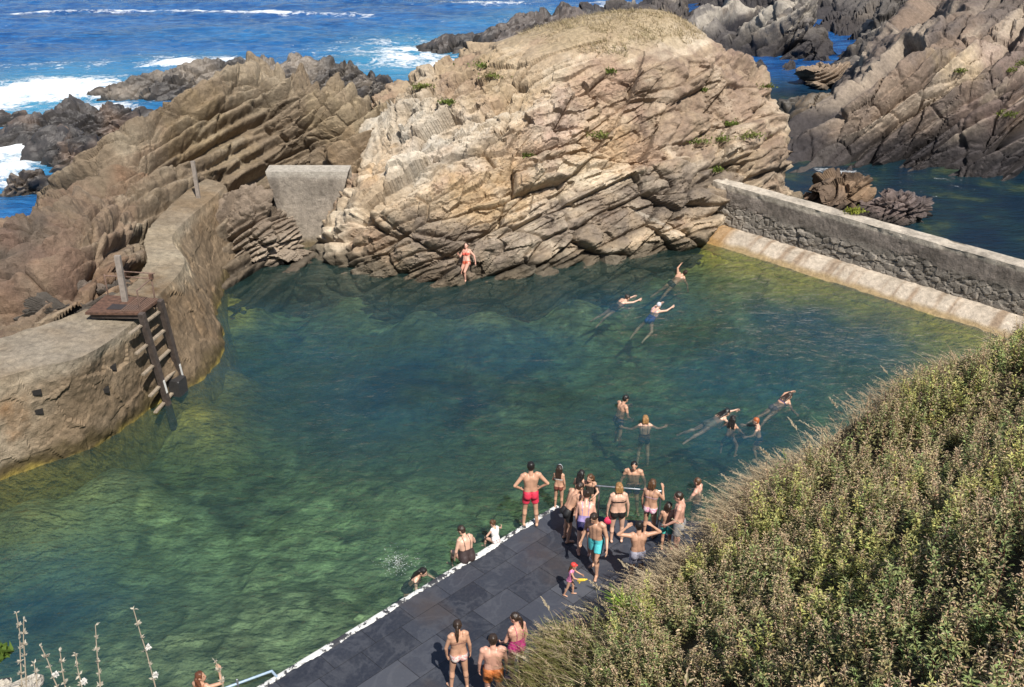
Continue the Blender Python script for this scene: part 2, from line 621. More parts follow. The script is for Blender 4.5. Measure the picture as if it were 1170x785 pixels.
def left_colour(P, V, d, bed, Nn):
    n1 = fbm(P, .5, 5, 401)
    n2 = fbm(P, 1.7, 4, 402)
    st = streaks(P, NS_L, 403)
    C = np.tile(np.array([.215, .162, .112]), (len(P), 1))
    w = smooth(.0, .5, n1 + .3 * st)
    C = C * (1 - w[:, None]) + np.array([.29, .235, .17]) * w[:, None]
    C = blend(C, P, [
        (D(250, 150, 40), (2.0, 2, 1.2), (.31, .22, .115), .5),
        (D(160, 190, 36.5), (.7, 2, 1.6), (.27, .16, .10), .6),
        (D(60, 245, 32.5), (1.8, 3, 1.2), (.21, .13, .09), .7),
        (D(90, 290, 29), (2.2, 3, 1.0), (.19, .125, .088), .7),
        (D(100, 335, 26.5), (2.0, 2, .8), (.23, .13, .075), .6),
        (D(20, 330, 26.5), (2.0, 3, 1.0), (.16, .10, .075), .8),
        (D(40, 290, 28.6), (1.0, 2, .6), (.10, .08, .065), .8),
        (D(300, 100, 43), (2.2, 2, .7), (.37, .30, .215), .7),
        (D(390, 130, 42), (1.8, 2, 1.2), (.34, .265, .17), .7),
        (D(390, 175, 40), (1.3, 2, 1.0), (.33, .22, .125), .6),
        (D(290, 260, 35.2), (1.6, 2, 1.0), (.24, .19, .14), .7),
        (D(330, 245, 36.4), (.6, 2, 1.4), (.28, .17, .11), .7),
    ], 410)
    C *= (1 + .22 * st + .15 * bed + .15 * n2)[:, None]
    # the black wet trough behind the sea wall
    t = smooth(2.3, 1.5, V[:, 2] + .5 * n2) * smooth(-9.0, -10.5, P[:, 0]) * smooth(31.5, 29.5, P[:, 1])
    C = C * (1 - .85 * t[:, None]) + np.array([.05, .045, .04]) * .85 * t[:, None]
    C = C * np.array([.80, .81, .80])
    sea_side = smooth(36, 40, P[:, 1] + P[:, 0] * .35)
    C = wet_zone(C, V, .8, (.06, .05, .04), .75, 421)
    return C


def left_cut(c):
    return inside(LEFT_POOL, c[:, 0], c[:, 1])


LEFT_POOL = np.array([U(u, v)[:2] for u, v in ((-400, 640), (-190, 540), (-30, 500), (60, 476), (150, 430), (196, 400), (214, 372), (208, 340), (222, 300), (240, 330), (300, 360), (500, 420), (500, 900), (-400, 900))])

left_o, left_hf = rock('rock_outcrop', left, (-31, -5.0, 22, 50), .045, (-.48, .14, .74), 500,
                       [(1.5, 9, .66), (.55, 3.5, .34), (.19, 1.4, .10)], left_colour, ROCK, c=2.0, lamb=.3, facet=.24, warp=.03, cut=left_cut, lim=surf_hole, slabby=.9,
                       far_res=(46, .2))
tag(left_o, 'brown layered rock outcrop rising behind the concrete sea wall', 'rock')


# --- black rocks in the surf
def dark_colour(base, brown, seed, level=-.35):
    def f(P, V, d, bed, Nn):
        n = fbm(P, .45, 4, seed)
        st = streaks(P, NS_L, seed + 1)
        w = smooth(-.1, .4, n)
        C = np.array(base) * (1 - w[:, None]) + np.array(brown) * w[:, None]
        C = C * (1 + .4 * st + .3 * bed)[:, None]
        return wet_zone(C, V, .5, (.03, .026, .022), .8, seed + 5, level)
    return f


def surf_rock(label, ridge, seed, base=(.045, .040, .038), brown=(.12, .095, .075), res=.09, spread=2.4, layers=None, facet=.34):
    """ridge: (u, v, height in metres) along its crest; v is read at the crest"""
    pts = []
    q = []
    for (u, v, z, wd) in ridge:
        p = U(u, v, z)
        q.append(p)
        pts.append(tuple(p))
        for a in range(0, 360, 45):
            dx, dy = math.cos(R(a)) * wd, math.sin(R(a)) * wd * 1.25
            pts.append((p[0] + dx, p[1] + dy, -1.0 if z > .1 else -1.6))
    q = np.array(q)
    # drop shoulder points that fall within another ridge point's body
    ok = []
    for k, t in enumerate(pts):
        own = k // 9
        bad = (k % 9 != 0) and any(j != own and math.hypot((t[0] - q[j][0]), (t[1] - q[j][1]) / 1.25) < ridge[j][3] * .93 for j in range(len(q)))
        if not bad: ok.append(t)
    mx = max(r[3] for r in ridge) + 1
    box = (q[:, 0].min() - mx, q[:, 0].max() + mx, q[:, 1].min() - mx * 1.3, q[:, 1].max() + mx * 1.3)
    o, hf = rock('sea_rock', ok, box, res, NS_L, seed, layers or [(1.0, 2.8, .5), (.42, 1.2, .22), (.18, .6, .06)], dark_colour(base, brown, seed + 3),
                 DARK_ROCK, zmin=-1.2, c=.6, facet=facet, rough=.10)
    tag(o, label, 'rock')
    return o


surf_rock('long black rock ridge in the surf behind the brown outcrop',
          [(150, 92, .6, 2.6), (185, 86, 1.0, 3), (225, 80, 1.3, 3.2), (265, 74, 1.5, 3.2), (300, 66, 2.0, 3.4), (335, 57, 2.8, 3.6), (375, 62, 2.8, 3.6), (410, 70, 2.4, 3.4), (438, 85, 2.0, 2.6)], 610, base=(.05, .044, .04), brown=(.15, .125, .10))
surf_rock('low black rock with foam running off it, nearest the left edge of the sea',
          [(5, 126, .3, 2), (45, 130, .8, 2.6), (85, 120, 1.2, 2.8), (120, 118, 1.1, 2.6), (150, 120, 1.2, 2.4), (55, 150, 1.0, 2.4), (95, 148, 1.4, 2.4), (20, 146, .4, 2)], 640, brown=(.15, .105, .078))
surf_rock('small dark rocks in the foam at the foot of the brown outcrop',
          [(30, 194, .7, 1.0), (50, 190, .9, 1.1), (5, 206, .5, .9)], 670, res=.08)
surf_rock('black jagged reef out at sea behind the top of the great rock',
          [(500, 46, .4, 2.6), (540, 34, 1.3, 3.4), (575, 22, 2.2, 4), (600, 19, 2.4, 4), (625, 16, 2.6, 4), (655, 8, 2.8, 4), (680, 6, 2.4, 3.6), (700, 16, 1.6, 3)], 700, base=(.045, .04, .038), brown=(.10, .082, .072), res=.16)
surf_rock('low weedy black islet in the channel between the headland and the right cliff',
          [(905, 106, .7, 1.6), (930, 112, 1.0, 1.9), (955, 120, .8, 1.8), (925, 124, .6, 1.5), (970, 122, .5, 1.4)], 730, base=(.05, .043, .035), brown=(.12, .09, .06), res=.09, layers=[(.5, .9, .3), (.22, .5, .14)])

# --- the cliffs on the right
NOISE_R = 800
rc = [tuple(U(u, v, -.5)) for u, v in ((905, 186), (930, 190), (960, 194), (1000, 196), (1050, 193), (1090, 200), (1125, 210), (1160, 204), (1200, 202), (1280, 205))]
rc += [tuple(U(u, v, -1) + np.array([0, -1.6, -2.2])) for u, v in ((930, 190), (1000, 196), (1060, 195), (1125, 210), (1200, 202), (1280, 205))]
rc += [tuple(D(*q)) for q in (
    (930, 163, 50.0), (940, 150, 51), (975, 165, 49.6), (965, 125, 51.5), (1000, 145, 50.4), (1005, 105, 52.3), (1050, 165, 49.5), (1050, 130, 50.6),
    (1045, 92, 52.5), (1060, 66, 54), (1100, 140, 50.0), (1100, 100, 51.5), (1110, 65, 53.4), (1130, 170, 48.0), (1140, 120, 50), (1150, 80, 52),
    (1170, 170, 47.6), (1170, 110, 50), (1170, 60, 53), (1170, 20, 56.5), (1120, 30, 57), (1090, 10, 61), (1060, 40, 59), (1020, 60, 61),
    (990, 75, 62), (985, 92, 58), (1040, 20, 66), (1080, -20, 68), (1170, -20, 60), (1250, 100, 50), (1250, 0, 56), (1250, -60, 62), (1150, -60, 68))]
rc += [tuple(U(u, v, -1.2)) for u, v in ((900, 160), (925, 140), (950, 108), (960, 96))]
rc += [(33, 80, 2), (45, 60, 6), (45, 50, 5)]


def cliff_colour(grey, brown, light, seed, blobs=()):
    def f(P, V, d, bed, Nn):
        n = fbm(P, .4, 5, seed)
        st = streaks(P, NS_R, seed + 1)
        n2 = fbm(P, 1.5, 4, seed + 2)
        w = smooth(-.1, .35, n)
        C = np.array(grey) * (1 - w[:, None]) + np.array(brown) * w[:, None]
        w = smooth(.05, .5, st + .5 * bed)
        C = C * (1 - w[:, None]) + np.array(light) * w[:, None]
        C = blend(C, P, blobs, seed + 10)
        C = C * (1 + .25 * st + .2 * bed + .18 * n2)[:, None]
        return wet_zone(C * np.array([.86, .83, .80]), V, 2.3, (.034, .031, .034), .88, seed + 5, -.35)
    return f


rcliff_o, rc_hf = rock('cliff_rock', rc, (13, 34, 43.5, 70), .062, NS_R, NOISE_R, [(1.9, 14, 1.0), (.65, 5.0, .42), (.21, 2.0, .10)],
                       cliff_colour((.145, .122, .110), (.215, .165, .130), (.31, .262, .21), 820, [
                           (D(1000, 130, 51), (2.5, 2, 1.6), (.31, .24, .18), .7),
                           (D(1100, 80, 53), (1.8, 2, 1.0), (.50, .39, .24), .6),
                           (D(1130, 130, 50), (2, 2, 1.2), (.17, .125, .115), .7),
                           (D(1160, 60, 53), (2, 2, 1.5), (.27, .20, .17), .6)]),
                       ROCK, c=2.2, lamb=.6, facet=.26, warp=.03, slabby=.9, far_res=(60, .15))
tag(rcliff_o, 'jagged brown and grey cliff across the channel beyond the right stone wall', 'cliff')

far = [(x, y, z) for x, y, z in ((20, 84, 2.2), (24, 80, 2.6), (27, 78, 3.0), (16, 92, 2.0))] + [tuple(U(u, v, -.5)) for u, v in ((862, 66), (880, 84), (905, 87), (935, 82), (958, 75), (985, 80), (1010, 80))]
far += [tuple(U(u, v, -2) + np.array([0, -2.5, -1.2])) for u, v in ((862, 66), (890, 86), (935, 82), (970, 76))]
far += [tuple(D(*q)) for q in (
    (745, 8, 97), (720, 2, 104), (770, 16, 92), (800, 32, 88), (830, 42, 84), (850, 62, 78), (880, 62, 75.5), (905, 55, 76), (850, 30, 84), (900, 25, 80), (950, 45, 75.5),
    (985, 30, 75), (1030, 10, 74), (950, 5, 82), (1000, -10, 80), (870, 0, 92), (800, 0, 98), (1060, -20, 78), (1100, -30, 82), (980, 65, 72))]
far += [tuple(U(u, v, -2.5)) for u, v in ((690, 12), (730, 22), (770, 34), (800, 48), (830, 58))]
far += [(15, 112, 1), (25, 112, 4), (40, 100, 8), (50, 90, 9), (9, 112, -2)]
far_o, _ = rock('cliff_rock', far, (7, 52, 68, 114), .11, NS_R, 900, [(2.4, 30, 1.3), (.8, 9, .5), (.3, 3, .13)],
                cliff_colour((.150, .140, .134), (.205, .178, .15), (.33, .305, .265), 920, [
                    (D(760, 8, 95), (6, 5, 1.5), (.08, .07, .068), .85),
                    (D(900, 60, 77), (4, 4, 1.2), (.37, .32, .26), .6)]),
                ROCK, c=2.0, lamb=.15, facet=.42, warp=.03, slabby=.9, far_res=(86, .25))
tag(far_o, 'distant grey cliff of long parallel slanting slabs at the top of the view', 'cliff')


# --- loose boulders
def boulder(label, u, v, z, rad, seed, base, brown, flat=1.0, ns=NS_R, mat=None):
    bm = bmesh.new()
    bmesh.ops.create_icosphere(bm, subdivisions=7 if max(rad) > 1.7 else 6, radius=1.0)
    V = np.array([x.co[:] for x in bm.verts])
    F = np.array([[x.index for x in f.verts] for f in bm.faces])
    bm.free()
    S = V / np.linalg.norm(V, axis=1)[:, None]
    g, e = facets(S + seed * 3.1, 1.15, seed)
    r = 1 + .5 * g
    P = S * np.array(rad) * r[:, None]
    P[:, 2] *= flat
    c = U(u, v, z)
    P = P + c
    d, hard, bed = rock_relief(P, ns, seed, [(.55, 1.2, .12), (.2, .5, .035)], .20, .03)
    d = d + hard
    P2 = P + S * d[:, None]
    C = dark_colour(base, brown, seed + 3)(P, P2, d, bed, S)
    o = mesh_np('boulder', P2, F, mat or ROCK, colors=np.clip(C, .005, .9))
    tag(o, label, 'boulder')
    return o


boulder('rounded brown boulder hollowed underneath, just beyond the stone wall', 962, 224, .15, (1.15, .9, .85), 21, (.12, .085, .06), (.20, .135, .085))
boulder('purplish grey angular boulder beyond the stone wall, right of the brown one', 1026, 241, .0, (1.2, 1.0, .95), 22, (.12, .095, .088), (.165, .125, .11))
boulder('small brown slab wedged against the rounded boulder beyond the stone wall', 938, 228, -.1, (.75, .7, .45), 23, (.16, .10, .07), (.21, .135, .085))
boulder('fractured grey brown rock block wedged between the sea wall end and the dam', 290, 284, .35, (1.75, 1.25, 2.2), 25, (.20, .155, .115), (.29, .235, .18), ns=NS_L)
boulder('low dark ledge of rock at the water under the end of the sea wall', 262, 306, -.1, (1.0, 1.2, .8), 27, (.15, .115, .085), (.22, .17, .125), ns=NS_L)
boulder('long dark wet rock lying behind the sea wall left of the rusty deck', 84, 360, 2.45, (1.3, .55, .6), 31, (.07, .06, .05), (.14, .105, .08), ns=NS_L)
boulder('dark wet rock packed behind the rusty deck and the timber post', 126, 338, 2.2, (1.1, .8, .62), 33, (.07, .06, .05), (.15, .11, .085), ns=NS_L)
boulder('tan flat topped block standing in the far channel under the grey slabs', 953, 90, .1, (2.0, 1.6, 1.0), 24, (.22, .165, .12), (.27, .205, .145))
# ------------------------------------------------------------------ pool boundary
BOUND = [U(u, v)[:2] for u, v in ((-170, 560), (-30, 520), (60, 486), (150, 440), (196, 410), (215, 375), (208, 340), (228, 290), (262, 268), (300, 262), (330, 258), (372, 262), (420, 255), (500, 262), (600, 262), (700, 255), (790, 248), (838, 250))]
WB0 = U(845, 266, .35)
WB1 = U(1170, 366, .35)
wdir = (WB1 - WB0)
wdir[2] = 0
wlen = np.linalg.norm(wdir)
wdir /= wlen
wout = np.array([wdir[1], -wdir[0], 0])       # towards the pool?
if wout @ (np.array([0, 30, 0]) - WB0) < 0: wout = -wout
WA = WB0 - wdir * 1.6
WZ = WB1 + wdir * 16
BOUND += [tuple((WA - wout * .4)[:2]), tuple((WZ - wout * .4)[:2]), (28, 2), (0, 1), (-30, 3)]
BOUND = np.array([tuple(map(float, b[:2])) for b in BOUND])


# ------------------------------------------------------------------ sea
def px_blob(X, Y, u, v, ru, rv):
    c = U(u, v, -.35)
    d = CS * c[1] + SN * (CAMZ)
    rx = ru * d / FPX
    ry = abs(U(u, v - rv, -.35)[1] - U(u, v + rv, -.35)[1]) / 2
    return np.exp(-(((X - c[0]) / rx) ** 2 + ((Y - c[1]) / ry) ** 2))


def make_sea():
    xs = np.concatenate([-np.geomspace(2500, 62, 24), np.arange(-60, 40, .34), np.geomspace(42, 2500, 24)])
    ys = [38.0 - 16]
    while ys[-1] < 175: ys.append(ys[-1] + .30 + max(0, (ys[-1] - 90)) * .012)
    ys = np.concatenate([[-60, -20, 8], ys, np.geomspace(185, 6000, 26)])
    X, Y = np.meshgrid(xs, ys)
    P = np.stack([X.ravel(), Y.ravel(), np.zeros(X.size)], 1)
    fade = smooth(220, 120, Y.ravel())
    chan = smooth(7, 11, P[:, 0]) * smooth(78, 66, P[:, 1])
    z = .26 * fbm(P * np.array([.55, 1.0, 1]), .16, 3, 40) + .13 * fbm(P * np.array([.6, 1, 1]), .5, 3, 44) + .05 * vnoise(P, 1.4, 47)
    z = z * fade * (1 - .75 * chan)
    foam = np.zeros(len(P))
    for (u, v, ru, rv, a) in ((60, 104, 100, 18, 1.35), (0, 112, 80, 22, 1.2), (140, 108, 60, 10, 1.1), (25, 165, 60, 26, 1.25), (15, 190, 45, 22, 1.1), (110, 130, 60, 20, .8), (30, 312, 24, 22, 1.6),
                              (210, 72, 60, 7, 1.1), (250, 70, 60, 6, .8), (60, 76, 90, 8, .55), (465, 62, 62, 20, .95), (430, 48, 50, 10, .6), (500, 76, 40, 14, .9), (400, 62, 60, 12, .55),
                              (640, 20, 60, 7, .7), (705, 6, 30, 6, 1.0), (560, 4, 60, 3, .75), (690, 22, 30, 6, .8), (955, 197, 30, 8, .55), (912, 138, 30, 6, .55), (1060, 215, 60, 20, .22), (0, 214, 24, 8, 1.0)):
        foam = np.maximum(foam, a * px_blob(P[:, 0], P[:, 1], u, v, ru, rv))
    # the long foam line drifting offshore
    for k in range(31):
        u = -60 + k * 16
        v = 11 + 7.5 * ((u - 170) / 220.0) ** 2 if u < 330 else 14.5 + (u - 330) * .045
        w = .95 if u < 330 else .75
        foam = np.maximum(foam, w * px_blob(P[:, 0], P[:, 1], u, v, 16, 1.7 + (u > 300) * 1.2))
    aqua = np.zeros(len(P))
    for (u, v, ru, rv, a) in ((40, 110, 150, 40, .9), (20, 175, 90, 50, .9), (470, 66, 110, 34, .8), (210, 74, 110, 16, .5), (650, 20, 90, 12, .5), (300, 40, 200, 12, .15), (560, 25, 60, 10, .3)):
        aqua = np.maximum(aqua, a * px_blob(P[:, 0], P[:, 1], u, v, ru, rv))
    z = z + .18 * smooth(.45, 1.0, foam) * (fbm(P, .6, 3, 52) + .6)
    P[:, 2] = -.35 + z
    F = grid_faces(len(xs), len(ys))
    cen = P[F].mean(1)
    F = F[~inside(BOUND, cen[:, 0], cen[:, 1])]
    P, F, foam, aqua, chan = compact(P, F, foam, aqua, chan)
    m = MT('sea_water')
    fo = m.n('Attribute', attribute_name='foam').outputs['Fac']
    aq = m.n('Attribute', attribute_name='aqua').outputs['Fac']
    ch = m.n('Attribute', attribute_name='channel').outputs['Fac']
    co = m.coord()
    a = m.noise(m.mapped((.75, 1, 1), src=co), .55, 8, .68, .6)
    b = m.noise(co, 2.2, 6, .7, .4)
    net = m.math('ADD', m.math('MULTIPLY', a, .62), m.math('MULTIPLY', b, .38))
    thr = m.math('SUBTRACT', m.math('ADD', fo, m.math('MULTIPLY', m.math('SUBTRACT', net, .5), 4.2)), .52)
    fm = m.math('MULTIPLY', thr, 2.0, clamp=True)
    big = m.noise(m.mapped((.5, 1.6, 1), src=co), .10, 4, .6)
    deep = m.ramp(big, [(.32, (.004, .036, .135)), (.52, (.006, .060, .215)), (.72, (.012, .095, .29))])
    vari = m.noise(m.mapped((.45, 1.3, 1), src=co), 1.3, 6, .68)
    deep = m.mix(m.ramp(vari, [(.46, 0), (.66, .75)]), deep, (.03, .16, .40))
    chc = m.ramp(m.noise(co, .42, 5, .6), [(.40, (.006, .018, .034)), (.56, (.010, .028, .036)), (.68, (.045, .062, .034))])
    c = m.mix(ch, deep, chc)
    c = m.mix(aq, c, (.055, .26, .40))
    c = m.mix(fm, c, (.86, .89, .91))
    m.base(c)
    m.l(m.math('ADD', .10, m.math('MULTIPLY', fm, .7)), m.p.inputs['Roughness'])
    m.s('IOR', 1.33).s('Specular IOR Level', .42)
    hh = m.math('ADD', m.noise(m.mapped((.5, 1.2, 1), src=co), 1.6, 5, .62), m.math('MULTIPLY', m.noise(m.mapped((.6, 1.2, 1), src=co), 5.0, 3, .6), .35))
    m.bump(m.math('ADD', hh, m.math('MULTIPLY', fm, m.noise(co, 6, 4))), .75, .30)
    o = mesh_np('sea', P, F, m.m, smooth_shade=True, attrs={'foam': foam, 'aqua': aqua, 'channel': chan})
    tag(o, kind='structure')


make_sea()


# ------------------------------------------------------------------ pool
LEDGE_W = 1.0


def wall_dist(P):
    return (P - WB0) @ wout


def floor_z(P):
    z = -2.1 + .55 * fbm(P, .12, 3, 61) + .28 * fbm(P, .45, 4, 62) + .12 * fbm(P, 1.5, 3, 63)
    wd = wall_dist(P)
    z = np.where(wd < 6, np.maximum(z, -.20 - .34 * np.maximum(wd - 1.3, 0) + .07 * fbm(P, .9, 3, 68) - .03 * np.maximum(wd - 1.3, 0) ** 2), z)
    # shallow at the foot of the curved wall and of the great rock
    for (u, v, r, t) in ((246, 410, 1.3, -.35), (262, 330, 1.5, -.5), (225, 452, 1.3, -.4), (120, 512, 1.2, -.8), (20, 552, 1.3, -.7), (480, 338, 1.4, -.7), (560, 336, 1.6, -.8), (660, 322, 1.6, -.9), (760, 303, 1.6, -.9), (400, 318, 1.2, -.7)):
        c = U(u, v)
        w = np.exp(-((P[:, 0] - c[0]) ** 2 + (P[:, 1] - c[1]) ** 2) / r ** 2)
        z = z * (1 - w) + t * w + .1 * w * fbm(P, 2, 3, 66)
    # a gentle shelf that climbs to the terrace
    tp = U(300, 720)
    w = np.exp(-((P[:, 0] - tp[0]) ** 2 / 70 + (P[:, 1] - tp[1]) ** 2 / 14))
    z = z * (1 - w) + (-1.15 + .35 * fbm(P, .6, 4, 69)) * w
    return z


def make_pool():
    # bottom
    xs = np.arange(-27, 30, .14)
    ys = np.arange(3, 43, .14)
    X, Y = np.meshgrid(xs, ys)
    P = np.stack([X.ravel(), Y.ravel(), np.zeros(X.size)], 1)
    P[:, 2] = floor_z(P)
    v, e = facets(P, .9, 71)
    P[:, 2] += .09 * v
    F = grid_faces(len(xs), len(ys))
    cen = P[F].mean(1)
    F = F[inside(BOUND, cen[:, 0], cen[:, 1])]
    n = fbm(P, .16, 4, 74)
    n2 = fbm(P, .8, 4, 75)
    C = np.tile(np.array([.15, .155, .085]), (len(P), 1))
    w = smooth(.0, .35, n + .25 * n2)
    C = C * (1 - w[:, None]) + np.array([.27, .26, .15]) * w[:, None]
    w = smooth(.06, .5, -n + .15 * n2)
    C = C * (1 - w[:, None]) + np.array([.095, .105, .07]) * w[:, None]
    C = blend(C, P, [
        (U(8, 725, -2), (1.5, 1.8, 9), (.01, .013, .02), .95), (U(290, 590, -2), (1.6, 1.6, 9), (.012, .016, .018), .9), (U(480, 460, -2), (2.6, 1.6, 9), (.012, .02, .04), .95),  # first blob: the cliff's shadow, painted dark into the bottom's colour
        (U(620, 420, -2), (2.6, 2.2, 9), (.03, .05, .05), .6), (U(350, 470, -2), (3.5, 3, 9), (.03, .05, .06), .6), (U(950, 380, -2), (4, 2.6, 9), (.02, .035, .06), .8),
        (U(640, 370, -2), (5, 1.3, 9), (.20, .17, .06), .5), (U(30, 640, -2), (2.5, 2.5, 9), (.16, .15, .05), .6),
        (U(250, 670, -2), (5.5, 3.4, 9), (.34, .345, .20), .8), (U(430, 610, -2), (4, 2.2, 9), (.34, .345, .19), .75), (U(140, 600, -2), (2, 2, 9), (.28, .28, .15), .7), (U(60, 600, -2), (3, 2, 9), (.26, .23, .09), .6)], 77)
    wd = wall_dist(P)
    w = smooth(3.4, .9, wd + n2)
    C = C * (1 - w[:, None]) + np.array([.46, .37, .06]) * w[:, None]
    for (u, v_, r) in ((246, 405, 1.2), (225, 452, 1.2), (262, 335, 1.1)):
        c = U(u, v_)
        w = np.exp(-((P[:, 0] - c[0]) ** 2 + (P[:, 1] - c[1]) ** 2) / r ** 2)
        C = C * (1 - w[:, None]) + np.array([.34, .26, .05]) * w[:, None]
    C *= (1 + .22 * n2)[:, None]
    st, e = facets(P + .25 * np.stack([vnoise(P, 1.3, 78), vnoise(P, 1.3, 79), 0 * n], 1), 2.1, 79)
    C *= (1 + .8 * st * smooth(-.3, .2, n))[:, None]
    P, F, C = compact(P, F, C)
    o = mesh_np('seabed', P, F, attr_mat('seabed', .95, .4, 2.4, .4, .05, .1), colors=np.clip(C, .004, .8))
    tag(o, kind='structure')
    # water
    xs = np.arange(-27, 30, .09)
    ys = np.arange(3, 43, .09)
    X, Y = np.meshgrid(xs, ys)
    P = np.stack([X.ravel(), Y.ravel(), np.zeros(X.size)], 1)
    q = P * np.array([.8, 1.2, 1])
    P[:, 2] = .035 * fbm(q, .5, 3, 81) + .030 * fbm(q, 1.5, 3, 82)
    # rings that the swimmers push out
    for (u, v) in ((708, 468), (737, 486), (724, 539), (815, 476), (838, 488), (868, 490), (890, 458), (704, 344), (745, 356), (769, 317), (797, 560), (462, 652), (233, 797)):
        c = U(u, v)
        r = np.hypot(P[:, 0] - c[0], (P[:, 1] - c[1]))
        P[:, 2] += .035 * np.sin(r * 13 + .8 * vnoise(P, 1.2, 86)) * np.exp(-r / .75) * smooth(.05, .3, r)
    F = grid_faces(len(xs), len(ys))
    cen = P[F].mean(1)
    F = F[inside(BOUND, cen[:, 0], cen[:, 1])]
    P, F = compact(P, F)
    deep = np.zeros(len(P))  # blue and murk set by hand; the blue stands in for sky reflection
    for (u, v, rx, ry) in ((330, 400, 5, 4), (440, 440, 5.5, 4.5), (560, 400, 5, 3.5), (960, 385, 4.5, 3.5), (860, 420, 4, 3), (0, 730, 2.5, 3), (800, 500, 4, 2.2), (720, 490, 3, 2.2), (720, 350, 3.5, 2)):  # the near left corner spot tints the water for the cliff's shadow
        c = U(u, v)
        deep = np.maximum(deep, np.exp(-((P[:, 0] - c[0]) / rx) ** 2 - ((P[:, 1] - c[1]) / ry) ** 2))
    deep = np.clip(deep * (1 + .5 * fbm(P, .35, 3, 84)), 0, 1)
    m = MT('pool_water')
    m.t.nodes.remove(m.p)
    co = m.coord()
    h = m.math('ADD', m.noise(m.mapped((.85, 1.15, 1), src=co), 3.6, 4, .55, .3), m.math('MULTIPLY', m.noise(m.mapped((.8, 1.3, 1), src=co), 10.0, 3, .6), .30))
    bp = m.n('Bump')
    bp.inputs['Strength'].default_value = .65
    bp.inputs['Distance'].default_value = .19
    m.l(h, bp.inputs['Height'])
    tr = m.n('BsdfTransparent')
    tr.inputs[0].default_value = (.88, .93, .90, 1)
    df = m.n('BsdfDiffuse')
    bl = m.n('Attribute', attribute_name='deep').outputs['Fac']  # hand-set blue and murk; the blue stands in for sky reflection
    m.l(m.mix(bl, (.044, .094, .086), (.015, .068, .108)), df.inputs[0])
    gl = m.n('BsdfGlossy')
    gl.inputs['Roughness'].default_value = .07
    m.l(bp.outputs[0], gl.inputs['Normal'])
    fr = m.n('Fresnel')
    fr.inputs['IOR'].default_value = 1.33
    m.l(bp.outputs[0], fr.inputs['Normal'])
    mx = m.n('MixShader')
    # how milky the water is differs a little from place to place
    m.l(m.math('ADD', m.ramp(m.noise(co, .22, 4, .6), [(.35, .17), (.65, .30)]), m.math('MULTIPLY', bl, .24)), mx.inputs[0])
    m.l(tr.outputs[0], mx.inputs[1])
    m.l(df.outputs[0], mx.inputs[2])
    mx2 = m.n('MixShader')
    m.l(fr.outputs[0], mx2.inputs[0])
    m.l(mx.outputs[0], mx2.inputs[1])
    m.l(gl.outputs[0], mx2.inputs[2])
    m.l(mx2.outputs[0], m.out.inputs['Surface'])
    va = m.n('VolumeAbsorption')
    va.inputs['Color'].default_value = (.42, .72, .60, 1)
    va.inputs['Density'].default_value = .28
    m.l(va.outputs[0], m.out.inputs['Volume'])
    o = mesh_np('pool_water', P, F, m.m, smooth_shade=True, attrs={'deep': deep})  # 'deep' holds the hand-set tint for sky reflection, murk and the cliff's shadow
    tag(o, kind='structure')


make_pool()


# ------------------------------------------------------------------ walls
from mathutils.bvhtree import BVHTree


def bvh_of(o):
    me = o.data
    nv = len(me.vertices)
    co = np.empty(nv * 3, dtype=np.float32)
    me.vertices.foreach_get('co', co)
    return BVHTree.FromPolygons(co.reshape(-1, 3).tolist(), [tuple(p.vertices) for p in me.polygons])


def hit(bvh, u, v):
    d = ray(u, v)
    h_ = bvh.ray_cast(Vector((0, 0, CAMZ)), Vector(d).normalized())
    return None if h_[0] is None else np.array(h_[0])


def loft(name, sections, n_per, res, mat, amp, seed, colour, parent=None, closed=False):
    """sections: list of polylines (same count) -> displaced skin through them"""
    S = np.array(sections, float)                     # stations x points x 3
    # resample along the stations with a Catmull-Rom curve
    def cr(A, t):
        n = len(A)
        i = np.clip(np.floor(t).astype(int), 0, n - 2)
        f = (t - i)[:, None, None]
        p0, p1, p2, p3 = A[np.maximum(i - 1, 0)], A[i], A[i + 1], A[np.minimum(i + 2, n - 1)]
        return .5 * (2 * p1 + (p2 - p0) * f + (2 * p0 - 5 * p1 + 4 * p2 - p3) * f ** 2 + (3 * p1 - p0 - 3 * p2 + p3) * f ** 3)
    ts = []
    for i in range(len(S) - 1):
        L = np.linalg.norm(S[i + 1] - S[i], axis=1).max()
        k = max(2, int(L / res))
        ts += [i + a / k for a in range(k)]
    ts.append(len(S) - 1)
    G = cr(S, np.array(ts))
    cols = []
    for j in range(G.shape[1] - 1):
        k = n_per[j]
        for a in range(k):
            f = a / k
            cols.append(G[:, j] * (1 - f) + G[:, j + 1] * f)
    cols.append(G[:, -1])
    V = np.stack(cols, 1)                             # along x across
    na, nb = V.shape[:2]
    du = np.gradient(V, axis=0)
    dv = np.gradient(V, axis=1)
    N = np.cross(du, dv)
    N /= np.linalg.norm(N, axis=2)[..., None] + 1e-9
    P = V.reshape(-1, 3)
    Nf = N.reshape(-1, 3)
    d = amp(P)
    P2 = P + Nf * d[:, None]
    F = grid_faces(nb, na)
    o = mesh_np(name, P2, F, mat, parent, colors=np.clip(colour(P, d), .005, .9))
    return o


CONCRETE = attr_mat('weathered_concrete', .92, .36, 6, .9, .05, .2)


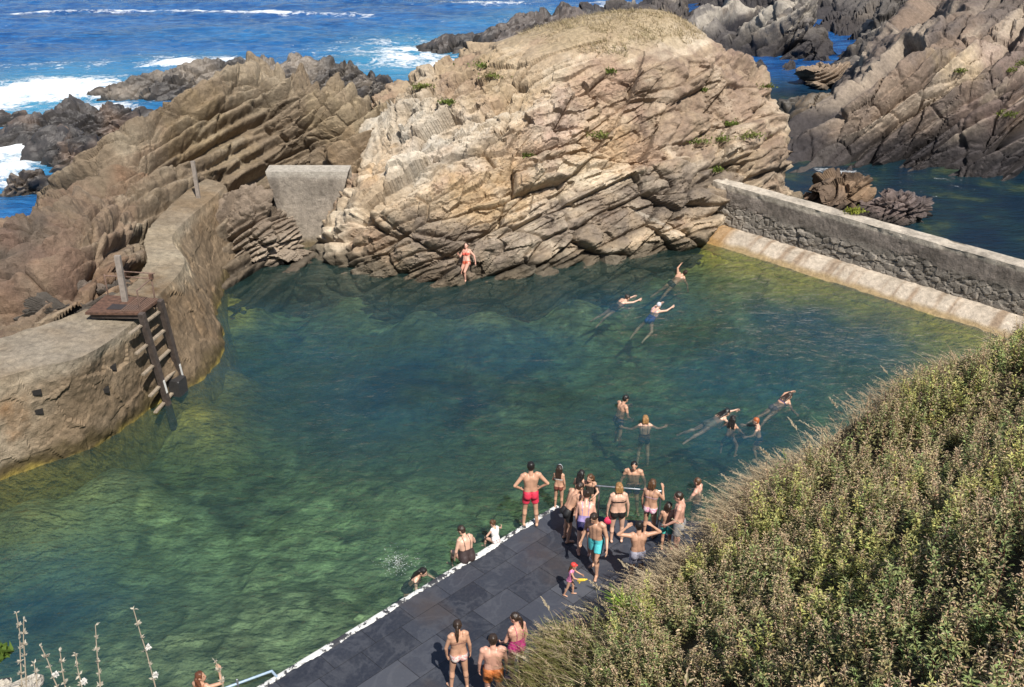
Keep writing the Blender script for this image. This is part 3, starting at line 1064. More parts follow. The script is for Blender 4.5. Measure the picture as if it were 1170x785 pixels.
def sea_wall():
    st = [((-190, 612), (-190, 490), (-190, 432)), ((-60, 572), (-60, 450), (-60, 402)), ((0, 548), (0, 432), (0, 387)), ((60, 527), (45, 419), (30, 377)), ((118, 505), (95, 407), (66, 366)), ((186, 459), (148, 372), (108, 348)),
          ((232, 432), (181, 338), (150, 324)), ((257, 394), (211, 300), (168, 297)), ((249, 356), (198, 268), (168, 264)), ((262, 318), (243, 226), (212, 220)), ((292, 302), (258, 212), (236, 204))]
    secs = []
    for b, t, k in st:
        B = U(*b)
        T = U(*t, 2.65)
        K = U(*k, 2.75)
        lo = B + (B - T) * np.array([.8, .8, 1.15])
        if T[1] > B[1] + 1.5: pass
        KB = np.array([K[0] * 1.02, K[1] + .35, -.6])
        secs.append([lo, B, T, T * .25 + K * .75, K, KB])

    def amp(P):
        n = fbm(P, .7, 5, 91)
        v, e = facets(P, 1.3, 92)
        v2, e2 = facets(P, 3.4, 93)
        front = smooth(2.6, 2.3, P[:, 2])
        rub = smooth(-13.2, -11.2, P[:, 0])     # the curved part is rubble, the straight part poured concrete
        return (.06 + .08 * rub * front) * n + (.012 + .05 * rub * front) * v + .006 * v2 + .05 * rub * front * fbm(P, 2.2, 4, 191) + .03 * fbm(P, 4, 3, 94) - .05 * smooth(.25, .6, fbm(P, .9, 3, 96)) * front

    def colour(P, d):
        n = fbm(P, .5, 5, 97)
        n2 = fbm(P, 2, 4, 98)
        C = np.tile(np.array([.36, .30, .225]), (len(P), 1))
        w = smooth(.0, .45, n)
        C = C * (1 - w[:, None]) + np.array([.45, .40, .32]) * w[:, None]
        w = smooth(.1, .5, -n + .4 * n2)
        C = C * (1 - w[:, None]) + np.array([.235, .165, .10]) * w[:, None]
        rub = smooth(-12.8, -11.0, P[:, 0]) * smooth(2.55, 2.2, P[:, 2])
        C = C * (1 - .8 * rub[:, None]) + np.array([.205, .155, .105]) * .8 * rub[:, None]
        C = blend(C, P, [(U(50, 435, 1.6), (.5, 2, .6), (.28, .16, .075), .8), (U(20, 395, 2.7), (3, 1.4, .5), (.43, .40, .35), .6), (U(185, 275, 2.7), (1.2, 1.4, .6), (.47, .40, .29), .7), (U(190, 305, 2.7), (1.0, 1.4, .6), (.50, .45, .35), .7), (U(225, 225, 2.7), (1.2, 1.4, .6), (.32, .24, .155), .8)], 99)
        C *= (1 + .3 * n2)[:, None]
        w = smooth(.55, .1, P[:, 2] + .35 * n2)
        C = C * (1 - w[:, None]) + np.array([.105, .085, .045]) * w[:, None]
        w = smooth(.1, -.15, P[:, 2] + .2 * n2)
        C = C * np.array([.70, .655, .60]) * (1 - .22 * smooth(2.45, 2.6, P[:, 2]))[:, None]
        return C * (1 - w[:, None]) + np.array([.26, .20, .05]) * w[:, None]

    o = loft('sea_wall', secs, [8, 46, 22, 8, 24], .06, CONCRETE, amp, 90, colour)
    tag(o, 'thick old concrete sea wall curving around the left side of the pool', 'wall')
    # square drain holes in its face
    dm = plain('drain_hole', (.012, .01, .009), .9)
    bv = bvh_of(o)
    for (u, v) in ((42, 448), (128, 420), (44, 470), (120, 446)):
        p = hit(bv, u, v)
        if p is None: continue
        p = p + np.array([-.03, .09, 0])
        bm = bmesh.new()
        bmesh.ops.create_cube(bm, size=1)
        bmesh.ops.scale(bm, vec=(.2, .28, .13), verts=bm.verts)
        bmesh.ops.bevel(bm, geom=bm.edges[:], offset=.02, segments=1)
        me = bpy.data.meshes.new('drain_hole')
        bm.to_mesh(me)
        bm.free()
        me.materials.append(dm)
        h = bpy.data.objects.new('drain_hole', me)
        COL.objects.link(h)
        h.location = p
        h.rotation_euler = (0, 0, R(22))
        h.parent = o
    return o


sea_wall()


def dam():
    tl, tr_ = U(302, 200, 3.0), U(397, 200, 3.0)
    yt = 37.6
    secs = []
    pts = [((303, 199), (331, 282)), ((326, 199), (344, 282)), ((350, 198.5), (354, 282)), ((374, 198), (366, 282)), ((398, 197), (378, 282))]
    for (t, b) in pts:
        T = U(*t, 3.0)
        T[1] = yt
        T[0] = (t[0] - 585) / FPX * (yt * CS + 11 * SN)
        B = np.array([(b[0] - 585) / FPX * (37.4 * CS + 14 * SN), 37.4, 0.0])
        lo = B + np.array([0, 0, -2.2])
        K = T + np.array([0, .75, .04])
        secs.append([lo, B, T, K, K + np.array([0, .3, -4])])

    def amp(P):
        return .02 * fbm(P, 1.2, 4, 111) + .012 * fbm(P, 6, 3, 112)

    def colour(P, d):
        n = fbm(P * np.array([1, 1, .18]), 2.2, 4, 113)
        n2 = fbm(P, 1.3, 4, 114)
        C = np.tile(np.array([.25, .215, .175]), (len(P), 1))
        w = smooth(.0, .5, n)
        C = C * (1 - w[:, None]) + np.array([.165, .14, .115]) * w[:, None]
        C *= (1 + .3 * n2)[:, None]
        w = smooth(2.6, 3.0, P[:, 2] + .2 * n2)
        C = C * (1 - w[:, None]) + np.array([.36, .325, .275]) * w[:, None]
        w = smooth(.5, .15, P[:, 2] + .15 * n2)
        return C * (1 - w[:, None]) + np.array([.16, .125, .075]) * w[:, None]

    o = loft('concrete_dam', secs, [6, 40, 14, 8], .08, CONCRETE, amp, 110, colour)
    tag(o, 'grey trapezoid concrete dam closing the gap between the brown outcrop and the great rock', 'dam')


dam()


def stone_wall():
    L = np.linalg.norm(WZ - WA)
    k = int(L / 2.0)
    secs, led = [], []
    for i in range(k + 1):
        a = WA + wdir * (L * i / k)
        f = i / k
        top = 2.12 - .2 * f
        b = a.copy()
        b[2] = .5
        lo = a.copy()
        lo[2] = -1
        T = a.copy() - wout * .10
        T[2] = top
        K = T - wout * .62
        K[2] = top + .02
        KB = K - wout * .12
        KB[2] = -1.5
        secs.append([lo, b, T, K, KB])
        l0 = a - wout * .05
        l0[2] = .47
        l1 = a + wout * .30
        l1[2] = .44
        l2 = a + wout * .98
        l2[2] = .02
        l3 = a + wout * 1.35
        l3[2] = -.22
        l4 = a + wout * 1.5
        l4[2] = -.7
        led.append([l0, l1, l2, l3, l4])
    band = 1.28

    def amp(P):
        q = P @ np.stack([wdir, wout, np.array([0, 0, 1.0])]).T
        v, e = facets(q * np.array([1.0, 1, 1.5]), 3.2, 121)
        rub = smooth(band + .1, band - .1, P[:, 2] + .2 * vnoise(P, .8, 120)) * smooth(.3, .5, P[:, 2])
        rub = np.maximum(rub, .25 * smooth(.2, .6, fbm(P, .6, 3, 122)))
        top = smooth(1.7, 1.9, P[:, 2])
        return rub * (.045 * v - .03 * np.exp(-(e / .09) ** 2)) + .02 * fbm(P, 1.5, 4, 123) + .012 * fbm(P, 7, 3, 124) - top * .05 * smooth(.1, .5, fbm(P, 1.1, 3, 125))

    def colour(P, d):
        n = fbm(P, .6, 4, 126)
        n2 = fbm(P, 2.5, 4, 127)
        q = P @ np.stack([wdir, wout, np.array([0, 0, 1.0])]).T
        v, e = facets(q * np.array([1.0, 1, 1.5]), 3.2, 121)
        C = np.tile(np.array([.215, .19, .16]), (len(P), 1))
        w = smooth(band - .1, band + .15, P[:, 2] + .25 * n2)
        C = C * (1 - w[:, None]) + np.array([.195, .165, .14]) * w[:, None]
        rub = 1 - w
        C = C * (1 + rub * (.4 * v + .04))[:, None]
        w = smooth(1.84, 1.92, P[:, 2] + .04 * n2)
        C = C * (1 - w[:, None]) + np.array([.40, .35, .285]) * w[:, None]
        C *= (1 + .4 * n2 + .35 * n)[:, None]
        w = smooth(.25, .6, n2 + .2 * n) * rub
        return C * (1 - .5 * w[:, None]) + np.array([.30, .255, .20]) * .5 * w[:, None]

    o = loft('stone_wall', secs, [8, 36, 14, 6], .05, CONCRETE, amp, 120, colour)
    tag(o, 'long straight rubble stone wall with a plastered cap along the right side of the pool', 'wall')

    def lamp(P):
        return .02 * fbm(P, 1.2, 4, 131) + .012 * fbm(P, 6, 3, 132)

    def lcol(P, d):
        q = P @ np.stack([wdir, wout, np.array([0, 0, 1.0])]).T
        n = fbm(q * np.array([2.2, .25, .25]), 1.5, 4, 133)
        n2 = fbm(P, 2, 4, 134)
        C = np.tile(np.array([.43, .365, .29]), (len(P), 1))
        w = smooth(.0, .5, n)
        C = C * (1 - w[:, None]) + np.array([.27, .20, .14]) * w[:, None]
        C *= (1 + .25 * n2)[:, None]
        w = smooth(.20, .06, P[:, 2] + .06 * n2)
        C = C * (1 - w[:, None]) + np.array([.30, .22, .12]) * w[:, None]
        w = smooth(.0, -.08, P[:, 2] + .04 * n2)
        C = C * (1 - w[:, None]) + np.array([.38, .33, .07]) * w[:, None]
        e = smooth(.6, .0, q[:, 0] - (WA + wdir * 1.2) @ wdir)
        return C * (1 - .7 * e[:, None]) + np.array([.30, .17, .06]) * .7 * e[:, None]

    lo = loft('ledge', led, [5, 14, 8, 16], .06, CONCRETE, lamp, 130, lcol, parent=o)
    lo['label'] = 'pale sloping concrete ledge along the foot of the wall with yellow algae at the water'


stone_wall()


# ------------------------------------------------------------------ terrace
TZ = .14
E0, E1 = U(298, 784, TZ), U(636, 578, TZ)
edir = E1 - E0
elen = np.linalg.norm(edir)
edir /= elen
eang = math.atan2(edir[1], edir[0])
E2 = U(705, 594, TZ)
E3 = U(820, 596, TZ)


def poly_prism(name, pts, z0, z1, mat, parent=None, bev=0.0):
    bm = bmesh.new()
    vs = [bm.verts.new((p[0], p[1], z1)) for p in pts]
    f = bm.faces.new(vs)
    r = bmesh.ops.extrude_face_region(bm, geom=[f])
    for g in r['geom']:
        if isinstance(g, bmesh.types.BMVert): g.co.z = z0
    bmesh.ops.recalc_face_normals(bm, faces=bm.faces)
    me = bpy.data.meshes.new(name)
    bm.to_mesh(me)
    bm.free()
    me.materials.append(mat)
    o = bpy.data.objects.new(name, me)
    COL.objects.link(o)
    if parent: o.parent = parent
    return o


def terrace():
    m = MT('slate_paving')
    mp = m.n('Mapping')
    mp.inputs['Location'].default_value = (0, 0, 0)
    mp.inputs['Rotation'].default_value = (0, 0, -eang)
    m.l(m.coord(), mp.inputs['Vector'])
    vec = mp.outputs[0]
    br = m.n('TexBrick')
    br.offset = .37
    br.inputs['Scale'].default_value = 1.0
    br.inputs['Brick Width'].default_value = .98
    br.inputs['Row Height'].default_value = .66
    br.inputs['Mortar Size'].default_value = .006
    br.inputs['Mortar Smooth'].default_value = .2
    br.inputs['Bias'].default_value = 0
    br.inputs['Color1'].default_value = (0, 0, 0, 1)
    br.inputs['Color2'].default_value = (1, 1, 1, 1)
    br.inputs['Mortar'].default_value = (.5, .5, .5, 1)
    m.l(vec, br.inputs['Vector'])
    tilev = br.outputs['Color']
    # cleavage figure of every slab runs its own way
    ctr = m.n('Vectormath') if False else None
    wave = m.noise(m.mapped((1, 1, 1), src=vec), 1.1, 6, .6, .8)
    fine = m.noise(vec, 14, 5, .7)
    c = m.ramp(tilev, [(0, (.022, .025, .035)), (.45, (.032, .036, .048)), (.8, (.048, .052, .066)), (1, (.072, .077, .092))])
    c = m.mix(m.ramp(wave, [(.47, 0), (.52, .28), (.57, 0)]), c, (.10, .105, .12))
    c = m.mix(m.ramp(fine, [(.45, 0), (.8, .4)]), c, (.085, .087, .096))
    # damp and rust brown patches, a few
    dm = m.noise(vec, .55, 4, .6)
    c = m.mix(m.ramp(dm, [(.55, 0), (.70, .6)]), c, (.060, .046, .040))
    c = m.mix(br.outputs['Fac'], c, (.013, .013, .015))
    m.base(c)
    m.l(m.ramp(m.noise(vec, .9, 4, .6), [(.38, .34), (.62, .62)]), m.p.inputs['Roughness'])
    m.s('Specular IOR Level', .38)
    hgt = m.math('ADD', m.math('MULTIPLY', wave, .5), m.math('MULTIPLY', fine, .35))
    hgt = m.math('ADD', hgt, m.math('MULTIPLY', tilev, .3))
    hgt = m.math('SUBTRACT', hgt, m.math('MULTIPLY', br.outputs['Fac'], 1.2))
    m.bump(hgt, .5, .012)
    far_ = E0 - edir * 5
    pts = [far_, E0, E1, E2, E3, (7.5, 17.5, 0), (7.5, 8, 0), (far_[0] + 6, 7, 0)]
    pts = [p[:2] for p in pts]
    o = poly_prism('terrace', pts, -2.8, TZ, m.m)
    tag(o, kind='structure')
    # worn white paint along the water's edge
    pm = MT('worn_white_paint')
    v = pm.coord()
    f = pm.noise(v, 6.0, 5, .7)
    f2 = pm.noise(v, 1.2, 3, .6)
    mk = pm.math('ADD', pm.math('MULTIPLY', f, .6), pm.math('MULTIPLY', f2, .4))
    pm.base(pm.ramp(mk, [(.47, (.035, .036, .042)), (.51, (.58, .58, .56)), (.7, (.78, .78, .76))]))
    pm.s('Roughness', .7)
    pm.bump(f, .5, .02)
    nrm = np.array([-edir[1], edir[0], 0])
    # a low rounded lip, broken by the sea
    n = 260
    cs = [(-.01, -.10), (-.02, .02), (.02, .03), (.07, .028), (.10, .006), (.105, -.10)]
    V = []
    for i in range(n + 1):
        t = i / n * (elen + 5.0)
        c0 = far_ + edir * t
        wob = .03 * math.sin(t * 3.1) * math.sin(t * 1.3) + (H(i, seed=5) - .5) * .03
        hh = 1 - .35 * H(i // 2, seed=9)
        for (a, b) in cs:
            p = c0 - nrm * (a + (wob if a > .05 else 0))
            V.append((p[0], p[1], TZ + b * (hh if b > 0 else 1)))
    o2 = mesh_np('painted_edge', V, grid_faces(len(cs), n + 1), pm.m)
    tag(o2, kind='structure')


terrace()
# ------------------------------------------------------------------ people
def _nrm(v):
    v = np.array(v, float)
    return v / (np.linalg.norm(v) + 1e-12)


def cone_sphere(a, b, ra, rb, seg=14, rings=4):
    """a limb: two balls and the cone between them"""
    a, b = np.array(a, float), np.array(b, float)
    ax = b - a
    L = np.linalg.norm(ax)
    ax = ax / L if L > 1e-6 else np.array([0, 0, 1.0])
    s = _nrm(np.cross(ax, [0.31, 0.77, 0.55]))
    t = np.cross(ax, s)
    prof = []
    for k in range(rings + 1):
        th = -math.pi / 2 + math.pi / 2 * k / rings
        prof.append((a + ax * ra * math.sin(th), ra * math.cos(th)))
    for k in range(rings + 1):
        th = math.pi / 2 * k / rings
        prof.append((b + ax * rb * math.sin(th), rb * math.cos(th)))
    V, F = [], []
    ang = np.arange(seg) * 2 * math.pi / seg
    for c, r in prof:
        r = max(r, 1e-4)
        V.append(c + r * (np.cos(ang)[:, None] * s + np.sin(ang)[:, None] * t))
    V = np.concatenate(V)
    n = len(prof)
    for i in range(n - 1):
        for j in range(seg):
            F.append([i * seg + j, i * seg + (j + 1) % seg, (i + 1) * seg + (j + 1) % seg, (i + 1) * seg + j])
    return V, F


def ellipsoid(c, axes, radii, seg=20, rings=12):
    V, F = cone_sphere((0, 0, 0), (0, 0, 1e-7), 1, 1, seg, rings // 2)
    V = V * np.array(radii)
    return V @ np.array(axes) + np.array(c), F


def union(parts, voxel, smooth_it=3, fac=.5):
    V, F, o = [], [], 0
    for v, f in parts:
        V.append(v)
        F += [[i + o for i in q] for q in f]
        o += len(v)
    me = bpy.data.meshes.new('tmp')
    me.from_pydata(np.concatenate(V).tolist(), [], F)
    ob = bpy.data.objects.new('tmp', me)
    COL.objects.link(ob)
    m = ob.modifiers.new('r', 'REMESH')
    m.mode = 'VOXEL'
    m.voxel_size = voxel
    m.use_smooth_shade = True
    if smooth_it:
        m2 = ob.modifiers.new('s', 'SMOOTH')
        m2.factor = fac
        m2.iterations = smooth_it
    dg = bpy.context.evaluated_depsgraph_get()
    ev = ob.evaluated_get(dg)
    me2 = ev.to_mesh()
    nv = len(me2.vertices)
    co = np.empty(nv * 3)
    me2.vertices.foreach_get('co', co)
    no = np.empty(nv * 3)
    me2.vertex_normals.foreach_get('vector', no)
    faces = [tuple(p.vertices) for p in me2.polygons]
    ev.to_mesh_clear()
    bpy.data.objects.remove(ob)
    bpy.data.meshes.remove(me)
    return co.reshape(-1, 3), no.reshape(-1, 3), faces


MATS = {}


def skin_mat(tone):
    k = ('skin', tone)
    if k not in MATS:
        c = {'fair': (.60, .37, .27), 'tan': (.50, .285, .19), 'pink': (.60, .33, .245), 'brown': (.40, .215, .135)}[tone]
        m = MT('skin')
        f = m.noise(m.coord(), 9, 3)
        m.base(m.ramp(f, [(.3, tuple(x * .88 for x in c)), (.7, tuple(min(1, x * 1.08) for x in c))]))
        m.s('Roughness', .42).s('Subsurface Weight', .0)
        MATS[k] = m.m
    return MATS[k]


def cloth_mat(c, pattern=None, c2=None):
    k = ('cloth', c, pattern, c2)
    if k not in MATS:
        m = MT('swimwear')
        if pattern == 'flower':
            f = m.noise(m.coord(), 28, 2)
            m.base(m.ramp(f, [(.47, c), (.53, c2)]))
        elif pattern == 'stripe':
            w = m.n('TexWave')
            w.inputs['Scale'].default_value = 12
            w.bands_direction = 'Z'
            m.l(m.coord(), w.inputs['Vector'])
            m.base(m.ramp(w.outputs['Fac'], [(.45, c), (.55, c2)]))
        else:
            f = m.noise(m.coord(), 20, 3)
            m.base(m.ramp(f, [(.3, tuple(x * .8 for x in c)), (.7, tuple(min(1, x * 1.15) for x in c))]))
        m.s('Roughness', .6)
        MATS[k] = m.m
    return MATS[k]


def hair_mat(c):
    k = ('hair', c)
    if k not in MATS:
        m = MT('hair')
        f = m.noise(m.mapped((1, 1, .2)), 60, 4)
        m.base(m.ramp(f, [(.3, tuple(x * .6 for x in c)), (.7, tuple(x * 1.5 for x in c))]))
        m.s('Roughness', .45)
        m.bump(f, .6, .01)
        MATS[k] = m.m
    return MATS[k]


EYE = plain('eye', (.02, .015, .012), .2)
LIP = plain('lips', (.42, .14, .12), .4)
BLACK, DKBROWN, BROWN, BLOND, RED = (.012, .010, .009), (.030, .018, .012), (.085, .042, .020), (.26, .14, .055), (.36, .10, .03)


def mesh_list(name, V, F, mats, parent=None, midx=None, smooth_shade=True):
    me = bpy.data.meshes.new(name)
    me.from_pydata(np.asarray(V).tolist(), [], F)
    for m in mats: me.materials.append(m)
    if midx is not None:
        me.polygons.foreach_set('material_index', np.asarray(midx, dtype=np.int32))
    me.polygons.foreach_set('use_smooth', np.full(len(F), smooth_shade))
    me.update()
    o = bpy.data.objects.new(name, me)
    COL.objects.link(o)
    if parent: o.parent = parent
    return o


def person(label, at, rz, Hh=1.65, sex='f', pel=None, lean=0, side=0, pitch=0, roll=0, head=(0, 0), arms=None, legs=None,
           wear=(), hair=('long', BROWN), skin='tan', build=1.0, group=None, depth=None, extra=()):
    """depth: how far the hips hang below the given point (in water)"""
    Hh = Hh * .945
    k = Hh / 1.70
    child = Hh < 1.3
    hk = 1.0 + (.16 if child else 0) + (.08 if Hh < 1.0 else 0)
    fem = sex == 'f'
    legs = legs or (((-.05, .03, -1), (-.02, -.03, -1)), ((.05, .03, -1), (.02, -.03, -1)))
    arms = arms or (((-.22, 0, -1), (-.05, .25, -1)), ((.22, 0, -1), (.05, .25, -1)))
    cap = []                                          # (a, b, ra, rb, tag)
    P0 = np.zeros(3)
    # torso
    ln, sd = R(lean), R(side)
    up = _nrm([math.sin(sd) * math.cos(ln), math.sin(ln), math.cos(ln) * math.cos(sd)])
    rt = _nrm(np.cross([0, 1, 0], up)) if abs(up[1]) < .95 else np.array([1.0, 0, 0])
    rt = _nrm(rt - up * (rt @ up))
    if rt[0] < 0: rt = -rt
    fw = np.cross(up, rt)
    hipx = (.088 if fem else .082) * k
    shx = (.160 if fem else .185) * k * (.9 if child else 1)
    tl = .50 * k
    T = lambda x, y, z: P0 + rt * x + fw * y + up * z
    b = build
    for sx in (-1, 1):
        cap.append((T(sx * .068 * k * b, -.01 * k, .00), T(sx * .055 * k * b, 0, .18 * k), (.108 if fem else .098) * k * b, .088 * k * b, 'torso'))
        cap.append((T(sx * .055 * k * b, 0, .18 * k), T(sx * .085 * k, -.005 * k, .38 * k), .088 * k * b, .100 * k * b, 'torso'))
        cap.append((T(sx * .085 * k, -.01 * k, .38 * k), T(sx * shx * .72, -.01 * k, tl - .02 * k), .098 * k * b, .062 * k, 'torso'))
        cap.append((T(sx * .075 * k * b, -.055 * k, -.06 * k), T(sx * .07 * k * b, -.045 * k, .0), .085 * k * b, .085 * k * b, 'torso'))
        if fem and not child:
            cap.append((T(sx * .075 * k, .085 * k, .315 * k), T(sx * .073 * k, .06 * k, .35 * k), .056 * k * b, .06 * k * b, 'torso'))
    cap.append((T(0, 0, .1 * k), T(0, 0, .4 * k), .10 * k * b, .10 * k * b, 'torso'))
    neck0 = T(0, -.01 * k, tl - .01 * k)
    hy, hp = R(head[0]), R(head[1])
    neck1 = neck0 + up * .085 * k + fw * .025 * k
    cap.append((neck0, neck1, .058 * k, .050 * k, 'neck'))
    # head frame
    hu = _nrm(up * .6 + np.array([0, 0, 1]) * .4) if pitch == 0 else _nrm(up)
    f0 = fw * math.cos(hy) + rt * math.sin(hy) * -1
    hf = _nrm(f0 - hu * (f0 @ hu))
    hf, hu = _nrm(hf * math.cos(hp) + hu * math.sin(hp)), _nrm(hu * math.cos(hp) - hf * math.sin(hp))
    hr = np.cross(hf, hu)
    hs = k * hk
    hc = neck1 + hu * .095 * hs + hf * .018 * hs
    HX = np.stack([hr, hf, hu])
    head_parts = [ellipsoid(hc + hu * .012 * hs - hf * .005 * hs, HX, (.076 * hs, .094 * hs, .106 * hs)),
                  ellipsoid(hc - hu * .055 * hs + hf * .028 * hs, HX, (.056 * hs, .062 * hs, .066 * hs)),
                  cone_sphere(hc + hf * .088 * hs + hu * .018 * hs, hc + hf * .102 * hs - hu * .022 * hs, .010 * hs, .016 * hs)]
    for sx in (-1, 1):
        head_parts.append(ellipsoid(hc + hr * sx * .078 * hs - hu * .005 * hs - hf * .008 * hs, HX, (.012 * hs, .022 * hs, .034 * hs)))
    # arms
    fing = []
    hands = []
    for sx, (ua, fa) in zip((-1, 1), arms):
        ua, fa = _nrm(ua), _nrm(fa)
        bas = lambda d: rt * d[0] + fw * d[1] + up * d[2]
        S = T(sx * shx, -.01 * k, tl - .045 * k)
        E = S + bas(ua) * .285 * k
        W = E + bas(fa) * .245 * k
        hd = bas(fa)
        cap.append((T(sx * shx * .75, -.01 * k, tl - .04 * k), S, .062 * k, (.056 if fem else .064) * k, 'shoulder'))
        cap.append((S, E, (.047 if fem else .054) * k * (.5 + .5 * b), .037 * k, 'arm'))
        cap.append((E, W, .039 * k, .025 * k, 'arm'))
        # palm, four fingers, thumb
        inw = _nrm(-rt * sx * .8 + fw * .3)
        pn = _nrm(inw - hd * (inw @ hd))
        wd = np.cross(hd, pn)
        pal = W + hd * .085 * k
        cap.append((W + wd * .016 * k, pal + wd * .024 * k, .019 * k, .016 * k, 'hand'))
        cap.append((W - wd * .016 * k, pal - wd * .024 * k, .019 * k, .016 * k, 'hand'))
        hands.append((W + hd * .10 * k, hd, pn))
        for fi, (off, ln_) in enumerate(((-.033, .062), (-.011, .074), (.011, .078), (.033, .068))):
            p0 = pal + wd * off * k - hd * .015 * k
            p1 = p0 + _nrm(hd + pn * .18) * ln_ * .62 * k
            p2 = p1 + _nrm(hd + pn * .75) * ln_ * .55 * k
            fing += [cone_sphere(p0, p1, .0095 * k, .0085 * k, 7, 2), cone_sphere(p1, p2, .0085 * k, .007 * k, 7, 2)]
        side_ = 1 if (wd @ fw) > 0 else -1
        t0 = W + hd * .03 * k + wd * side_ * .026 * k
        t1 = t0 + _nrm(hd * .7 + wd * side_ * .8 + pn * .3) * .045 * k
        t2 = t1 + _nrm(hd + pn * .4) * .035 * k
        fing += [cone_sphere(t0, t1, .013 * k, .010 * k, 7, 2), cone_sphere(t1, t2, .010 * k, .008 * k, 7, 2)]
    # legs
    low = []
    for sx, (th, sh) in zip((-1, 1), legs):
        th, sh = _nrm(th), _nrm(sh)
        Hp = P0 + rt * sx * hipx * b - up * .03 * k
        Kn = Hp + th * .405 * k
        An = Kn + sh * .40 * k
        cap.append((Hp, Kn, (.090 if fem else .083) * k * b, .055 * k, 'thigh'))
        cap.append((Kn + np.array([0, 0.004, 0]), Kn + sh * .14 * k - np.array([0, .018 * k, 0]) * (abs(sh[2]) > .5), .052 * k, .054 * k, 'shin'))
        cap.append((Kn + sh * .14 * k, An, .053 * k, .034 * k, 'shin'))
        if abs(sh[2]) > .45 and pitch == 0:
            ft = _nrm(np.array([sx * .22 + .8 * th[0] * 0, 1.0, -.0]))
            heel = An + np.array([0, 0, -.035 * k]) - ft * .035 * k
            toe = An + np.array([0, 0, -.045 * k]) + ft * .145 * k
        else:
            ft = _nrm(sh + np.array([0, .1, -.15]))
            heel = An + ft * .02 * k
            toe = An + ft * .17 * k
        cap.append((heel, toe, .036 * k, .028 * k, 'foot'))
        cap.append((heel * .35 + toe * .65, toe + np.array([sx * .02 * k, 0, 0]), .034 * k, .026 * k, 'foot'))
        cap.append((An, heel * .6 + toe * .4, .034 * k, .034 * k, 'foot'))
        low += [min(heel[2] - .036 * k, toe[2] - .028 * k)]
    parts = [cone_sphere(a, c, ra, rb) for a, c, ra, rb, _ in cap] + head_parts
    V, N, F = union(parts, .0115 * max(k, .7), 3)
    # regions
    best = np.full(len(V), 9.0)
    who = np.zeros(len(V), int)
    tt = np.zeros(len(V))
    for ci, (a, c, ra, rb, _) in enumerate(cap):
        ab = c - a
        t = np.clip(((V - a) @ ab) / (ab @ ab + 1e-9), 0, 1)
        d = np.linalg.norm(V - (a + t[:, None] * ab), axis=1) - (ra + (rb - ra) * t)
        m = d < best
        best = np.where(m, d, best)
        who = np.where(m, ci, who)
        tt = np.where(m, t, tt)
    dh = np.linalg.norm((V - hc) @ HX.T / (np.array([.085, .11, .12]) * hs), axis=1)
    names = np.array([c[4] for c in cap])
    reg = names[who]
    reg[dh < 1.0] = 'head'
    s = ((V - P0) @ up) / tl
    xx = (V - P0) @ rt / k
    yy = (V - P0) @ fw / k
    thigh_t = np.where(reg == 'thigh', tt, 0)
    lowz = 0 - min(low)
    # root transform
    zpel = pel if pel is not None else lowz
    Rm = Matrix.Rotation(R(roll), 3, 'Y') @ Matrix.Rotation(R(-pitch), 3, 'X')
    Rn = np.array(Rm)
    off = np.array([0, 0, zpel])
    tf = lambda X: np.asarray(X) @ Rn.T + off
    # body with fingers, eyes and lips
    Vb, Fb, mi = [tf(V)], list(F), [0] * len(F)
    o = len(V)
    add = [(p, 0) for p in fing]
    for sx in (-1, 1):
        add.append((ellipsoid(hc + hr * sx * .032 * hs + hf * .082 * hs + hu * .022 * hs, HX, (.013 * hs, .010 * hs, .007 * hs), 8, 6), 1))
    add.append((ellipsoid(hc + hf * .084 * hs - hu * .052 * hs, HX, (.024 * hs, .010 * hs, .008 * hs), 8, 6), 2))
    for (v, f), mm in add:
        Vb.append(tf(v))
        Fb += [tuple(i + o for i in q) for q in f]
        mi += [mm] * len(f)
        o += len(v)
    body = mesh_list('person', np.concatenate(Vb), Fb, [skin_mat(skin), EYE, LIP], None, mi)
    loc = np.array(at, float)
    if depth is not None: loc = loc + np.array([0, 0, -depth])
    body.location = loc
    body.rotation_euler = (0, 0, rz)
    tag(body, label, 'person', group)
    # clothing
    for w in wear:
        kind, colr = w[0], w[1]
        pat = w[2] if len(w) > 2 else None
        c2 = w[3] if len(w) > 3 else None
        tor = np.isin(reg, ['torso'])
        thi = reg == 'thigh'
        sho = np.isin(reg, ['shoulder', 'neck'])
        offs = .008 * k
        if kind == 'shorts':
            m = (tor & (s < .17)) | (thi & (thigh_t < .58))
            offs = .014 * k + .016 * k * np.where(thi, thigh_t, 0)
            nm = 'swim_shorts'
        elif kind == 'trunks':
            m = (tor & (s < .13)) | (thi & (thigh_t < .30))
            nm = 'swim_shorts'
        elif kind == 'bottom':
            m = (tor & (s < .08)) | (thi & (thigh_t < .16) & (yy > -.2))
            m &= ~(thi & (np.abs(xx) > .13))
            nm = 'bikini_bottom'
        elif kind == 'top':
            m = (tor & (s > .60) & (s < .70)) | (tor & (yy > .05) & (s > .52) & (s < .76)) | ((tor | sho) & (np.abs(np.abs(xx) - .085) < .010) & (s > .66) & (s < 1.05))
            nm = 'bikini_top'
        elif kind == 'suit':
            m = (tor & (s < .42)) | (tor & (yy > -.01) & (s < .80)) | (thi & (thigh_t < .10)) | ((tor | sho) & (np.abs(np.abs(xx) - .085 + .03 * (yy < 0) * (1 - s)) < .012) & (s > .4) & (s < 1.06))
            nm = 'swimsuit'
        elif kind == 'shirt':
            m = (tor & (s > .0)) | (reg == 'shoulder')
            nm = 'shirt'
        m = m & (reg != 'head') & (reg != 'arm') & (reg != 'hand')
        fsel = [f for f in F if all(m[i] for i in f)]
        if not fsel: continue
        ids = sorted({i for f in fsel for i in f})
        mp = {i: j for j, i in enumerate(ids)}
        ids = np.array(ids)
        of = offs[ids][:, None] if not np.isscalar(offs) else offs
